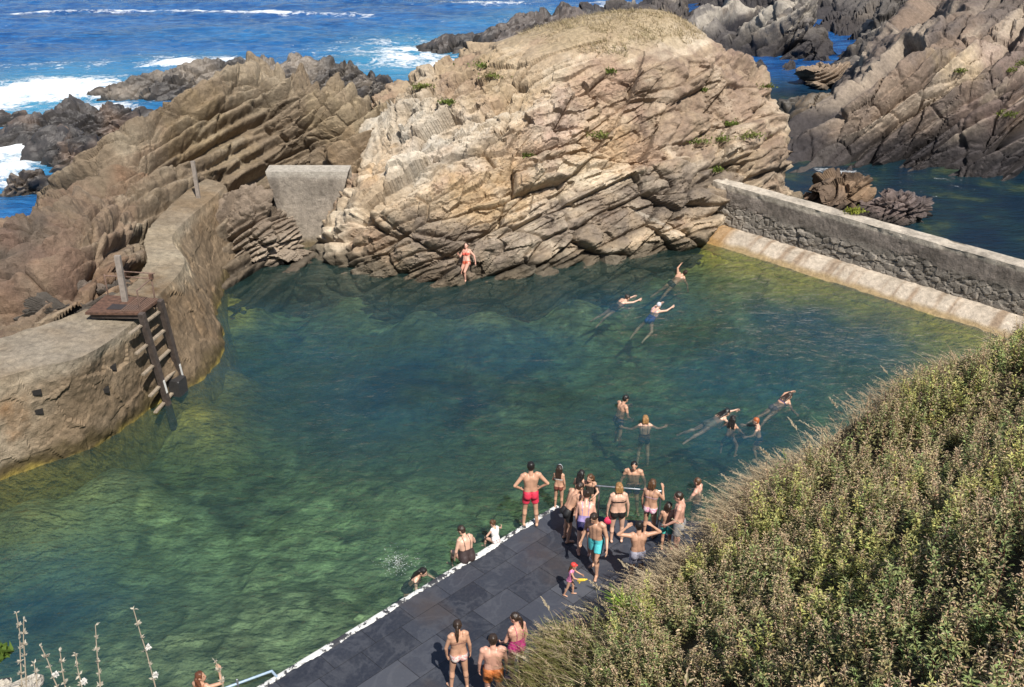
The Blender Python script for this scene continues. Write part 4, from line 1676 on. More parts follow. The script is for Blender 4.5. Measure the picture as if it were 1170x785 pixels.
        Vc = V[ids] + N[ids] * of
        mesh_list(nm, tf(Vc), [tuple(mp[i] for i in f) for f in fsel], [cloth_mat(colr, pat, c2)], body)
    # hair
    kind, colr = hair[0], hair[1]
    if kind != 'none':
        hp_ = [ellipsoid(hc - hf * .020 * hs + hu * .026 * hs, HX, (.086 * hs, .097 * hs, .102 * hs))]
        bk = hc - hf * .075 * hs
        dn = _nrm(-up * .8 - np.array([0, 0, .0]) - hf * .1) if pitch == 0 else _nrm(-up)
        if kind == 'short':
            hp_.append(ellipsoid(hc - hf * .045 * hs - hu * .015 * hs, HX, (.078 * hs, .062 * hs, .075 * hs)))
        if kind in ('long', 'bob'):
            L = .30 if kind == 'long' else .10
            for x in (-.05, 0, .05):
                hp_.append(cone_sphere(bk + hr * x * hs + hu * .02 * hs, bk + hr * x * 1.2 * hs + dn * L * k - hf * .015 * hs, .046 * hs, .030 * hs))
            for x in (-1, 1):
                hp_.append(cone_sphere(hc + hr * x * .07 * hs - hf * .03 * hs, hc + hr * x * .08 * hs + dn * L * .5 * k - hf * .06 * hs, .03 * hs, .022 * hs))
        if kind == 'ponytail':
            a0 = hc - hf * .11 * hs + hu * .03 * hs
            a1 = a0 - hf * .035 * hs + dn * .10 * k
            a2 = a1 + dn * .20 * k + hf * .01 * hs
            hp_ += [cone_sphere(hc - hf * .07 * hs, a0, .05 * hs, .03 * hs), cone_sphere(a0, a1, .03 * hs, .034 * hs), cone_sphere(a1, a2, .034 * hs, .014 * hs)]
        if kind == 'bun':
            hp_.append(ellipsoid(hc - hf * .10 * hs + hu * .07 * hs, HX, (.045 * hs, .045 * hs, .045 * hs)))
        if kind == 'fall':       # wet hair spread over the shoulders
            for x in (-.06, -.02, .03, .07):
                hp_.append(cone_sphere(bk + hr * x * hs, neck0 - fw * .10 * k + rt * x * 1.8 * k - up * .14 * k, .045 * hs, .022 * hs))
        Vh, Nh, Fh = union(hp_, .012 * max(hs, .7), 2)
        q = (Vh - hc) @ HX.T
        Vh = Vh + Nh * (.010 * hs * fbm(q / hs, 22, 3, 33))[:, None]
        mesh_list('hair', tf(Vh), Fh, [hair_mat(colr)], body)
    for e in extra:
        if e[0] == 'cap':
            Vh, Nh, Fh = union([ellipsoid(hc - hf * .008 * hs + hu * .045 * hs, HX, (.092 * hs, .106 * hs, .092 * hs)),
                                ellipsoid(hc + hf * .09 * hs + hu * .055 * hs, HX, (.06 * hs, .06 * hs, .012 * hs))], .012 * hs, 1)
            mesh_list('cap', tf(Vh), Fh, [cloth_mat(e[1])], body)
        if e[0] == 'swim_cap':
            Vh, Nh, Fh = union([ellipsoid(hc - hf * .012 * hs + hu * .028 * hs, HX, (.086 * hs, .100 * hs, .100 * hs))], .012 * hs, 1)
            mesh_list('swim_cap', tf(Vh), Fh, [cloth_mat(e[1])], body)
        if e[0] == 'band':
            Vr = []
            ang = np.arange(24) * 2 * math.pi / 24
            Fr = []
            for i, a_ in enumerate(ang):
                d_ = hr * math.cos(a_) * .094 + (hf * .35 + hu * .94) * math.sin(a_) * .128 - hf * .01
                for w_ in (-.010, .010):
                    Vr.append(hc + d_ * hs + hf * w_ * hs)
                j = (i + 1) % 24
                Fr.append((2 * i, 2 * i + 1, 2 * j + 1, 2 * j))
            mesh_list('headband', tf(np.array(Vr)), Fr, [cloth_mat(e[1])], body)
        if e[0] == 'hand_point':
            W_, hd_, pn_ = hands[e[1]]
            w = Matrix.Rotation(rz, 3, 'Z') @ Vector(tf(W_ + pn_ * .02 * k)) + Vector(loc)
            e[2].append(np.array(w))
    return body


def face_to(dx, dy):
    return math.atan2(-dx, dy)


TERR = lambda u, v: U(u, v, TZ + .004)
SW = lambda u, v: U(u, v, 0)
AWAY, LEFTW, RIGHTW, TOCAM = 0.0, R(90), R(-90), R(180)
red_hand, toy_hand = [], []
STAND_A = (((-.10, .10, -1), (-.08, -.06, -1)), ((.09, -.02, -1), (.06, -.06, -1)))
WALK = (((-.04, .30, -1), (-.02, -.02, -1)), ((.06, -.22, -1), (.03, -.35, -1)))
TREAD = (((-.25, .35, -.9), (-.1, -.35, -1)), ((.28, .15, -1), (.1, -.5, -.9)))
KICK = (((-.10, .02, -1), (-.10, -.12, -1)), ((.12, -.05, -1), (.14, .10, -1)))
FROG = (((-.55, .2, -.9), (.05, -.3, -1)), ((.55, .2, -.9), (-.05, -.3, -1)))

GB = 'bathers standing on the slate terrace'
GS = 'swimmers in the pool'
# --- on the terrace
person('man in red swim shorts standing on the pool edge, hands on hips, back to us', TERR(606, 600), R(8), 1.80, 'm', legs=STAND_A,
       arms=(((-.70, -.25, -.75), (.62, .42, -.62)), ((.70, -.25, -.75), (-.62, .42, -.62))), wear=[('shorts', (.62, .035, .075))], hair=('short', BLACK), skin='tan', group=GB)
person('girl with pale hairband and long dark hair at the corner of the terrace', TERR(638, 580), R(-18), 1.22, 'f', wear=[('bottom', (.16, .05, .035)), ('top', (.75, .70, .66))],
       arms=(((-.3, .2, -.9), (.3, .6, -.6)), ((.22, -.1, -1), (.0, .3, -1))), hair=('long', DKBROWN), skin='tan', extra=[('band', (.65, .68, .72))], group=GB)
person('child with long dark hair leaning in behind the crowd by the rail post', TERR(660, 590), R(-30), 1.27, 'f', lean=14, wear=[('suit', (.10, .045, .035))], hair=('long', BLACK), skin='tan', group=GB,
       arms=(((-.4, .5, -.8), (.1, .8, -.4)), ((.3, .5, -.7), (.0, .8, .1))))
person('brown haired girl perched with one knee up against the rail post', TERR(674, 590), R(160), 1.30, 'f', lean=12, head=(-20, 0), wear=[('suit', (.07, .06, .05))], hair=('long', BROWN), skin='tan', group=GB,
       legs=(((-.3, .95, -.15), (0, .05, -1)), ((.15, .1, -1), (0, -.05, -1))), arms=(((-.5, .6, -.6), (.3, .6, -.2)), ((.4, .5, -.7), (-.3, .7, -.1))))
person('boy in black shorts with white shoes bending forward at the left of the crowd', TERR(648, 617), R(-62), 1.62, 'm', lean=26, head=(0, -18), wear=[('shorts', (.012, .012, .014))], hair=('short', DKBROWN), skin='tan', group=GB,
       arms=(((-.2, .25, -1), (.1, .8, -.6)), ((.2, .2, -1), (-.1, .8, -.5))), legs=(((-.06, .12, -1), (-.02, -.10, -1)), ((.06, .05, -1), (.02, -.16, -1))))
person('woman in a lilac and navy swimsuit bending over beside the boy in black shorts', TERR(667, 634), R(-8), 1.66, 'f', lean=24, head=(25, -10), wear=[('suit', (.26, .20, .40)), ('trunks', (.02, .02, .10))], hair=('bun', DKBROWN), skin='pink', group=GB,
       arms=(((-.25, .3, -1), (.1, .5, -.9)), ((.25, .35, -.9), (-.1, .7, -.6))), build=1.08)
person('bare chested man in turquoise shorts walking down the terrace, head bowed', TERR(679, 655), R(148), 1.78, 'm', lean=6, head=(0, -28), legs=WALK, wear=[('shorts', (.10, .58, .62))], hair=('short', DKBROWN), skin='tan', group=GB,
       arms=(((-.35, .12, -1), (-.35, .7, -.55)), ((.22, .05, -1), (.15, .45, -.9))))
person('woman in a black bikini seen from behind, standing by the rail', TERR(704, 619), R(4), 1.66, 'f', wear=[('bottom', (.014, .012, .012)), ('top', (.02, .012, .012))], hair=('bob', BLOND), skin='fair', build=1.12, group=GB,
       arms=(((-.28, .02, -1), (-.06, .12, -1)), ((.28, .02, -1), (.06, .12, -1))), extra=[('hand_point', 0, red_hand)])
person('slim woman in a pink patterned bikini with a hand at her face, by the water', TERR(741, 613), R(-28), 1.62, 'f', wear=[('bottom', (.70, .26, .40), 'flower', (.72, .62, .66)), ('top', (.62, .40, .42))], hair=('bob', BROWN), skin='tan', group=GB,
       arms=(((-.22, 0, -1), (-.05, .25, -1)), ((.35, .45, -.75), (-.25, .35, 1)))) 
person('heavy man with short dark hair facing left at the right end of the crowd', TERR(772, 634), R(72), 1.75, 'm', head=(10, -12), wear=[('shorts', (.28, .27, .27))], hair=('short', DKBROWN), skin='pink', build=1.12, group=GB,
       arms=(((-.25, .2, -1), (.05, .7, -.6)), ((.22, .25, -1), (-.05, .7, -.5))))
person('boy in bright turquoise shorts seen from behind, in front of the heavy man', TERR(760, 628), R(-12), 1.30, 'm', head=(-30, 0), wear=[('shorts', (.10, .60, .50))], hair=('bob', DKBROWN), skin='tan', group=GB,
       arms=(((-.28, .15, -1), (.1, .6, -.7)), ((.3, .1, -1), (-.1, .6, -.6))))
person('person in grey lilac shorts holding both hands to the head, elbows spread wide', TERR(726, 668), R(6), 1.70, 'm', head=(0, -8), wear=[('shorts', (.36, .35, .42))], hair=('short', BLACK), skin='tan', group=GB,
       arms=(((-1, -.05, .22), (.70, .05, .62)), ((1, -.05, .22), (-.70, .05, .62))))
person('toddler in a pink suit and red cap standing alone on the slates', TERR(651, 680), R(-105), .88, 'f', wear=[('suit', (.72, .22, .42)), ('shirt', (.72, .25, .45))], hair=('long', BROWN), skin='tan', lean=8,
       arms=(((-.3, .6, -.7), (.2, .9, -.1)), ((.25, .6, -.7), (-.2, .9, -.2))), legs=WALK, extra=[('cap', (.60, .05, .04)), ('hand_point', 1, toy_hand)], group=GB)
person('woman in a flowered bikini with a long brown ponytail down her back', TERR(525, 786), R(18), 1.68, 'f', wear=[('bottom', (.62, .30, .30), 'flower', (.66, .60, .55)), ('top', (.30, .16, .12))], hair=('ponytail', DKBROWN), skin='tan', head=(-15, 0), group=GB,
       arms=(((-.30, .05, -1), (.10, .2, -1)), ((.22, -.05, -1), (.1, .2, -1))), legs=STAND_A)
person('short haired man in orange shorts with his bare back to us behind the grass', TERR(564, 806), R(4), 1.74, 'm', wear=[('shorts', (.62, .20, .06))], hair=('short', DKBROWN), skin='pink', build=1.08, group=GB)
person('woman in a magenta swimsuit with dark tied hair facing left', TERR(590, 776), R(38), 1.66, 'f', wear=[('suit', (.42, .03, .17))], hair=('ponytail', DKBROWN), skin='pink', build=1.08, head=(35, -8), group=GB,
       arms=(((-.28, .2, -1), (.1, .6, -.6)), ((.28, .0, -1), (.0, .2, -1))))
# --- seated on the edge
NRM = np.array([-edir[1], edir[0], 0])
pa = U(534, 640, TZ)
person('woman in a dark low backed swimsuit sitting on the painted pool edge', pa + NRM * .02, face_to(NRM[0] + .25, NRM[1]), 1.66, 'f', pel=.115, lean=10, head=(35, -25), wear=[('suit', (.045, .03, .03))], hair=('short', DKBROWN), skin='fair', build=1.18,
       legs=(((-.12, .95, -.12), (0, .15, -1)), ((.14, .95, -.12), (0, .15, -1))), arms=(((-.35, .1, -1), (.0, .5, -.8)), ((.45, .35, -.8), (.4, .7, -.3))))
pb = U(568, 621, TZ)
person('small child in a white top sitting on the painted pool edge', pb + NRM * .05, face_to(NRM[0] + .1, NRM[1]), 1.05, 'f', pel=.09, lean=8, head=(20, -15), wear=[('shirt', (.78, .76, .74)), ('bottom', (.7, .6, .6))], hair=('bun', BROWN), skin='fair',
       legs=(((-.2, .95, -.12), (0, .15, -1)), ((.2, .95, -.12), (0, .15, -1))), arms=(((-.7, .3, -.7), (.2, .6, -.6)), ((.7, .3, -.5), (.5, .5, -.2))))
# --- in the water
person('dark haired swimmer holding the pool edge beside a splash', SW(466, 656), face_to(edir[0] * .6 - NRM[0], edir[1] * .6 - NRM[1]), 1.62, 'f', pel=-.36, lean=34, head=(-15, -8), wear=[('suit', (.05, .05, .07))], hair=('fall', BLACK), skin='fair', legs=KICK,
       arms=(((-.7, .6, -.35), (.2, .95, .25)), ((.7, .6, -.35), (-.1, .95, .25))))
person('woman with long reddish brown hair in the water at the near terrace corner', SW(233, 797), R(-20), 1.62, 'f', pel=-.10, head=(-70, 10), wear=[('suit', (.40, .12, .05))], hair=('fall', (.10, .035, .016)), skin='tan', legs=TREAD,
       arms=(((-.3, .2, -1), (.1, .6, -.6)), ((.55, .4, .1), (-.35, .3, .9))))
person('man facing us, standing in the water up to his chest beyond the rail', SW(724, 539), R(172), 1.74, 'm', pel=-.36, lean=12, wear=[('shorts', (.02, .025, .09))], hair=('short', BLACK), skin='tan', legs=STAND_A, head=(0, 6),
       arms=(((-.45, .25, -1), (-.1, .4, -.9)), ((.45, .25, -1), (.1, .4, -.9))), group=GS)
person('dark haired man chest deep with one arm stretched out in front of him', SW(708, 468), R(-62), 1.70, 'm', pel=-.30, lean=14, head=(0, -10), wear=[('shorts', (.02, .03, .09))], hair=('short', BLACK), skin='tan', legs=STAND_A,
       arms=(((-.35, .7, -.4), (.0, 1, -.1)), ((.3, .3, -.9), (-.2, .8, -.45))), group=GS)
person('fair haired woman seen from behind, both arms spread on the water', SW(737, 486), R(2), 1.66, 'f', pel=-.42, wear=[('suit', (.015, .018, .05))], hair=('bob', BLOND), skin='fair', legs=STAND_A,
       arms=(((-.85, .2, -.55), (-.8, .45, -.05)), ((.85, .2, -.55), (.8, .45, -.05))), group=GS)
person('woman swimming right, long wet black hair over her shoulders', SW(811, 478), R(-75), 1.66, 'f', pel=-.20, pitch=62, lean=0, head=(0, 48), wear=[('suit', (.30, .25, .19))], hair=('fall', BLACK), skin='fair',
       legs=(((-.30, .1, -1), (-.1, -.25, -1)), ((.2, -.1, -1), (.1, -.1, -1))), arms=(((-.25, .5, .8), (.1, .3, .9)), ((.4, .8, .2), (.1, .8, .5))), group=GS)
person('dark haired child treading water close beside the black haired swimmer', SW(835, 489), R(-30), 1.30, 'f', pel=-.25, lean=10, wear=[('bottom', (.05, .05, .06))], hair=('fall', BLACK), skin='tan', legs=FROG,
       arms=(((-.6, .3, -.6), (-.3, .6, -.4)), ((.6, .3, -.6), (.3, .6, -.5))), group=GS)
person('red haired boy facing left with his arms forward on the water', SW(868, 490), R(80), 1.36, 'm', pel=-.27, lean=12, wear=[('shorts', (.05, .06, .10))], hair=('short', RED), skin='fair', legs=TREAD,
       arms=(((-.45, .6, -.6), (.0, .9, -.2)), ((.4, .7, -.4), (.1, .9, .2))), group=GS)
person('woman gliding away to the right near the plumes of dry grass', SW(886, 460), R(-62), 1.62, 'f', pel=-.20, pitch=64, head=(0, 45), wear=[('bottom', (.16, .10, .12)), ('top', (.06, .05, .12))], hair=('fall', DKBROWN), skin='tan', legs=KICK,
       arms=(((-.5, .3, .8), (.1, .4, .9)), ((.5, .5, -.2), (.1, .8, .3))), group=GS)
person('swimmer in a dark suit with one arm reaching right, nearest the great rock', SW(702, 346), R(-68), 1.66, 'f', pel=-.22, pitch=60, head=(0, 40), wear=[('suit', (.02, .016, .016))], hair=('bun', DKBROWN), skin='fair', legs=KICK,
       arms=(((-.2, .6, .8), (.0, .3, 1)), ((.2, .5, .85), (.0, .3, 1))), group=GS)
person('swimmer in a royal blue suit and grey cap with the right arm out', SW(743, 358), R(-48), 1.66, 'f', pel=-.27, pitch=46, head=(0, 30), wear=[('suit', (.04, .09, .42))], hair=('none', BLACK), skin='fair', legs=FROG, extra=[('swim_cap', (.52, .52, .55))],
       arms=(((-.3, .6, .6), (.1, .5, .8)), ((.4, .6, .6), (.2, .4, .9))), group=GS)
person('dark haired swimmer turning on one side, farthest out near the pale ledge', SW(769, 317), R(-55), 1.66, 'm', pel=-.24, pitch=50, roll=18, head=(30, 35), wear=[('trunks', (.03, .03, .03))], hair=('short', DKBROWN), skin='tan', legs=KICK,
       arms=(((-.8, .3, .5), (-.3, .3, .6)), ((.6, .5, -.2), (.2, .6, -.3))), group=GS)
person('swimmer half hidden behind the dry grass plumes at the end of the crowd', SW(797, 560), R(60), 1.66, 'm', pel=-.38, wear=[('shorts', (.03, .03, .06))], hair=('short', BROWN), skin='pink', legs=STAND_A,
       arms=(((-.5, .4, -.7), (-.1, .7, -.5)), ((.5, .4, -.7), (.1, .7, -.5))), group=GS)
# --- on the rock
pr = U(533, 323, .05)
person('woman in a red bikini leaning back against the foot of the great rock', pr + np.array([0, .25, -.06]), R(150), 1.58, 'f', lean=-20, side=12, head=(15, 10), wear=[('bottom', (.50, .10, .05)), ('top', (.55, .08, .05))], hair=('short', DKBROWN), skin='pink',
       legs=(((.10, .55, -.85), (.05, -.18, -1)), ((.22, .45, -.9), (.08, -.12, -1))), arms=(((-.5, -.5, -.8), (-.1, -.2, -1)), ((.4, .25, -.9), (-.2, .75, .4))))

# --- things in their hands
def small(name, parts, voxel, mat, label, cat):
    V, N, F = union(parts, voxel, 1)
    o = mesh_list(name, V - V.mean(0), F, [mat])
    o.location = V.mean(0)
    tag(o, label, cat)
    return o


I3 = np.eye(3)
h = red_hand[0] + np.array([0, 0, -.05])
small('bag', [ellipsoid(h + np.array([.02, -.03, -.07]), I3, (.10, .06, .085)), cone_sphere(h + np.array([-.05, -.03, -.03]), h + np.array([0, 0, .05]), .014, .014), cone_sphere(h + np.array([.07, -.03, -.03]), h + np.array([0, 0, .05]), .014, .014)],
      .01, cloth_mat((.62, .03, .09)), 'small red bag held in the left hand of the woman in the black bikini', 'bag')
h = toy_hand[0]
small('toy', [cone_sphere(h + np.array([-.07, .02, -.01]), h + np.array([.05, -.02, .03]), .035, .03), cone_sphere(h + np.array([.05, -.02, .03]), h + np.array([.10, -.03, .05]), .022, .016), cone_sphere(h + np.array([-.03, 0, 0]), h + np.array([-.05, .0, -.07]), .018, .016)],
      .008, plain('yellow_plastic', (.75, .55, .06), .35), 'yellow plastic toy held out by the toddler in pink', 'toy')


# ------------------------------------------------------------------ metalwork
def tube(path, r, seg=10):
    """a bent tube through the points"""
    return [cone_sphere(path[i], path[i + 1], r, r, seg, 3) for i in range(len(path) - 1)]


def boxpart(c, size, axes=np.eye(3), bev=.012):
    bm = bmesh.new()
    bmesh.ops.create_cube(bm, size=1)
    bmesh.ops.scale(bm, vec=size, verts=bm.verts)
    if bev: bmesh.ops.bevel(bm, geom=bm.edges[:], offset=min(bev, min(size) * .3), segments=1)
    V = np.array([v.co[:] for v in bm.verts]) @ np.array(axes) + np.array(c)
    F = [tuple(v.index for v in f.verts) for f in bm.faces]
    bm.free()
    return V, F


def joinparts(name, parts, mats, parent=None, smooth_shade=False, midx=None):
    V, F, o, mi = [], [], 0, []
    for n, (v, f) in enumerate(parts):
        V.append(v)
        F += [tuple(i + o for i in q) for q in f]
        mi += [midx[n] if midx else 0] * len(f)
        o += len(v)
    return mesh_list(name, np.concatenate(V), F, mats if isinstance(mats, list) else [mats], parent, mi, smooth_shade)


STEEL = plain('rail_steel', (.34, .36, .38), .35, .2, 12, .85)
RUST = plain('rusty_steel', (.105, .055, .036), .85, .45, 9, .1, .5)
DARKWOOD = plain('tarred_timber', (.062, .046, .038), .8, .4, 8, 0, .5)
PALEWOOD = plain('weathered_timber', (.26, .21, .155), .85, .3, 10, 0, .5)
GREYPOST = plain('weathered_post', (.23, .195, .165), .9, .25, 8, 0, .5)

# the handrail at the corner of the terrace
b0 = TERR(683, 596)
b1 = TERR(752, 602)
rail = empty('handrail', b0)
t0, t1 = np.array([0, 0, .98]), (b1 - b0) + np.array([0, 0, .98])
joinparts('rail', tube([t0 + (t0 - t1) * .05, t1], .022), STEEL, rail, True)
joinparts('post', tube([np.zeros(3), t0], .022), STEEL, rail, True)
joinparts('post', tube([b1 - b0, t1], .022), STEEL, rail, True)
tag(rail, 'grey tubular handrail at the far edge of the terrace amid the crowd', 'handrail')
b0 = U(310, 775, TZ)
rail2 = empty('handrail', b0)
q1 = U(255, 787, .30) - b0
joinparts('rail', tube([np.array([.10, .02, .02]), np.array([.02, .02, .16]), q1, q1 * 1.8], .024), plain('painted_rail', (.30, .40, .52), .4, .15), rail2, True)
joinparts('post', tube([q1 * .7 + np.array([0, 0, -1.2]), q1 * .7 + np.array([0, 0, .14])], .025), STEEL, rail2, True)
tag(rail2, 'pale blue handrail running off the near corner of the terrace into the water', 'handrail')


def ladder():
    """the timber diving ladder that leans on the sea wall, with its rusty deck"""
    sh = np.array([.10, -.16, 0])
    A1, A2 = U(191, 463, -.1) + sh, U(208, 443, -.1) + sh
    zt = 2.95
    B1 = U(160, 357, zt) + sh
    B2 = U(181, 342, zt) + sh
    root = empty('diving_ladder', (B1 + B2) / 2 * np.array([1, 1, 0]))
    o0 = np.array(root.location)
    L = lambda p: np.array(p) - o0
    for a, b in ((A1, B1), (A2, B2)):
        d = _nrm(b - a)
        s = _nrm(B2 - B1)
        s = _nrm(s - d * (s @ d))
        ax = np.stack([s, np.cross(d, s), d])
        ln = np.linalg.norm(b - a) + .8
        c = (a + b) / 2 - d * .35
        leg = joinparts('leg', [boxpart(L(c), (.15, .15, ln), ax)], DARKWOOD, root)
        # white tide board on the lower leg
        wp = a + d * .75
        joinparts('gauge_strip', [boxpart(L(wp + np.cross(d, s) * -.09 * (1 if np.cross(d, s)[1] > 0 else -1)), (.07, .012, .42), ax, .003)], plain('white_strip', (.70, .68, .64), .6), leg)
    dirv = _nrm((B2 - B1) * np.array([1, 1, 0]))
    for t in (.10, .30, .52, .75, .93):
        p1 = B1 * (1 - t) + A1 * t
        p2 = B2 * (1 - t) + A2 * t
        d = _nrm(p2 - p1)
        ax = np.stack([d, np.cross([0, 0, 1], d), np.array([0, 0, 1.0])])
        bk = np.cross([0, 0, 1], d)
        if bk[1] < 0: bk = -bk
        e0 = p1 - d * .62
        c = (e0 + p2) / 2 + bk * .07
        joinparts('tread', [boxpart(L(c + np.array([0, 0, 0])), (np.linalg.norm(p2 - e0), .10, .045), ax)], PALEWOOD, root)
    # block at the foot
    f = U(203, 441, .25)
    ax = np.stack([dirv, np.cross([0, 0, 1], dirv), np.array([0, 0, 1.0])])
    joinparts('foot_block', [boxpart(L(f), (.42, .36, .5), ax, .04)], plain('tarred_block', (.030, .028, .028), .6, .4), root)
    # deck
    zd = 3.0
    q = [U(97, 357, zd), U(160, 357.5, zd), U(183, 341, zd), U(121, 337, zd)]
    V = np.array([np.append(p[:2], zd) for p in q] + [np.append(p[:2], zd - .07) for p in q]) - o0
    dk = mesh_list('deck', V, [(0, 1, 2, 3), (7, 6, 5, 4), (0, 4, 5, 1), (1, 5, 6, 2), (2, 6, 7, 3), (3, 7, 4, 0)], [RUST], root, None, False)
    # ribbed plates and a darker hatch lying on it
    qq = [L(np.append(p[:2], zd)) for p in q]
    lerp = lambda s_, t_: (qq[0] * (1 - s_) + qq[1] * s_) * (1 - t_) + (qq[3] * (1 - s_) + qq[2] * s_) * t_
    for k_ in range(9):
        a_, b_ = lerp(.62 + .045 * k_, .05), lerp(.62 + .045 * k_, .95)
        d_ = _nrm(b_ - a_)
        joinparts('grating_bar', [boxpart((a_ + b_) / 2 + np.array([0, 0, .012]), (.035, np.linalg.norm(b_ - a_), .022), np.stack([np.cross(d_, [0, 0, 1]), d_, np.array([0, 0, 1.0])]), .004)], plain('deck_bar', (.14, .085, .06), .8, .3) if k_ == 0 else bpy.data.materials['deck_bar'], dk)
    hv = [lerp(.32, .18) + np.array([0, 0, .016]), lerp(.86, .18) + np.array([0, 0, .016]), lerp(.86, .48) + np.array([0, 0, .016]), lerp(.32, .48) + np.array([0, 0, .016])]
    hv = np.array(hv + [p - np.array([0, 0, .014]) for p in hv])
    mesh_list('hatch', hv, [(0, 1, 2, 3), (0, 4, 5, 1), (1, 5, 6, 2), (2, 6, 7, 3), (3, 7, 4, 0)], [plain('dark_hatch', (.035, .028, .027), .7, .3)], dk, None, False)
    # thin rails round the deck
    rl = plain('thin_rail', (.20, .13, .10), .7, .4, 15, .3)
    corners = [lerp(.06, .96), lerp(.42, .97), lerp(.92, .95), lerp(.97, .10)]
    for c in corners: joinparts('rail_post', tube([c, c + np.array([0, 0, .62])], .02, 8), rl, root, True)
    up_ = np.array([0, 0, .6])
    for a_, b_ in ((corners[0], corners[1]), (corners[1], corners[2]), (corners[2], corners[3])):
        joinparts('guard_rail', tube([a_ + up_, b_ + up_], .017, 8), rl, root, True)
    joinparts('guard_rail', tube([corners[1] + up_ * 1.25, corners[2] + up_ * 1.25 + np.array([.1, 0, 0])], .017, 8), rl, root, True)
    for c in (corners[1], corners[2]):
        joinparts('rail_bracket', [boxpart(c + up_ * 1.1, (.10, .09, .16), np.eye(3), .02)], RUST, root)
    # beams under the deck
    for t_ in (.12, .88):
        a_, b_ = lerp(.05, t_), lerp(.98, t_)
        d_ = _nrm(b_ - a_)
        joinparts('beam', [boxpart((a_ + b_) / 2 - np.array([0, 0, .14]), (np.linalg.norm(b_ - a_), .10, .13), np.stack([d_, np.cross([0, 0, 1], d_), np.array([0, 0, 1.0])]))], DARKWOOD, root)
    tag(root, 'dark timber diving ladder with a rusty railed deck leaning on the sea wall', 'ladder')


ladder()


def post_at(label, u0, v0, y, u1, v1, w):
    b, t = D(u0, v0, y), D(u1, v1, y + .05)
    b = b - np.array([0, 0, .35])
    d = _nrm(t - b)
    s = _nrm(np.cross(d, [0, 1, 0]))
    ax = np.stack([s, np.cross(d, s), d])
    o = joinparts('post', [boxpart(((b + t) / 2) - b, (w, w * .8, np.linalg.norm(t - b)), ax, .02)], GREYPOST)
    o.location = b
    tag(o, label, 'post')


post_at('grey timber post standing behind the rusty deck on the sea wall', 141, 333, 25.2, 134, 292, .15)
post_at('thin pale post standing on the brown outcrop near the end of the sea wall', 226, 219, 35.2, 220, 184, .13)
# ------------------------------------------------------------------ the near hillside


def proj(P):
    P = np.atleast_2d(P)
    x, y, z = P[:, 0], P[:, 1], P[:, 2] - CAMZ
    d = y * CS - z * SN
    return PW / 2 + FPX * x / d, PH / 2 + FPX * (-y * SN - z * CS) / d, d


RIDGE_PX = [(1330, 300, 18.5), (1250, 330, 17.8), (1170, 372, 17), (1100, 408, 16.2), (1000, 452, 15), (910, 525, 14), (832, 578, 13.5), (794, 628, 13.1), (724, 676, 12.9), (652, 710, 12.5), (608, 752, 12.0), (570, 800, 11.4), (540, 850, 10.6)]
RIDGE = np.array([D(*q) for q in RIDGE_PX])
hill = [tuple(p - np.array([0, 0, .35])) for p in RIDGE]
hill += [tuple(D(*q) - np.array([0, 0, .4])) for q in ((1170, 470, 12.0), (1170, 600, 7.6), (1170, 785, 4.8), (1000, 600, 10), (1000, 700, 7.8), (1000, 785, 6.2), (1080, 500, 12.5), (900, 600, 11.6), (850, 680, 10.2), (850, 785, 7.8), (760, 700, 11.2), (740, 785, 9.5), (640, 785, 10.8))]
for i in range(len(RIDGE)):
    a, b = RIDGE[max(0, i - 1)], RIDGE[min(len(RIDGE) - 1, i + 1)]
    t = b - a
    n = np.array([t[1], -t[0]])
    n = n / np.linalg.norm(n)
    if n @ np.array([-.6, .8]) < 0: n = -n
    p = RIDGE[i]
    hill.append((p[0] + n[0] * .9, p[1] + n[1] * .9, p[2] - 1.5))
    hill.append((p[0] + n[0] * 1.9, p[1] + n[1] * 1.9, max(p[2] - 4.2, -1.0)))
    hill.append((p[0] + n[0] * 3.4, p[1] + n[1] * 3.4, min(-1.2, p[2] - 6)))
hill += [(0, 0, 12.3), (-4, 0, 12), (4, 0, 12.2), (8, 0, 12), (8, 4, 11), (12, 4, 11.5), (14, 10, 10.5), (16, 16, 8.6), (-4, 2, 11), (0, 2, 11.1), (3, 2, 11.2), (-4.2, 4, 9.3), (-2, 4, 9.2), (0, 4, 9.1), (1, 5, 7.7), (-1, 5.2, 7.5), (-3, 5.2, 7.9), (-4.3, 5.2, 8.2),
         (-1, 7, 4.2), (-3, 7, 4.5), (-5, 6.6, 5.5), (-7, 5, 7), (-9, 3, 9), (1.5, 7.5, 4.2), (0, 9, 1.5), (-3, 9, .5), (-6, 9, 1), (-9, 7, 2), (0, 11.5, -.6), (-4, 11.5, -1.5)]
hill_hf = HF(hill, 1.0, .05)


def make_hill():
    xs = np.arange(-11, 19, .13)
    ys = np.arange(-1.5, 24, .13)
    X, Y = np.meshgrid(xs, ys)
    Z = hill_hf(X, Y)
    P = np.stack([X.ravel(), Y.ravel(), Z.ravel()], 1)
    P[:, 2] += .10 * fbm(P, 1.1, 4, 151)
    F = grid_faces(len(xs), len(ys))
    F = F[(P[F, 2] > -1.6).any(1)]
    n = fbm(P, 1.4, 4, 152)
    C = np.tile(np.array([.060, .047, .028]), (len(P), 1)) * (1 + .5 * n)[:, None]
    P, F, C = compact(P, F, C)
    o = mesh_np('hillside', P, F, attr_mat('hillside_soil', .95, .4, 12, .6, .05, .1), colors=np.clip(C, .005, .8), smooth_shade=True)
    tag(o, kind='structure')
    return o


hill_o = make_hill()


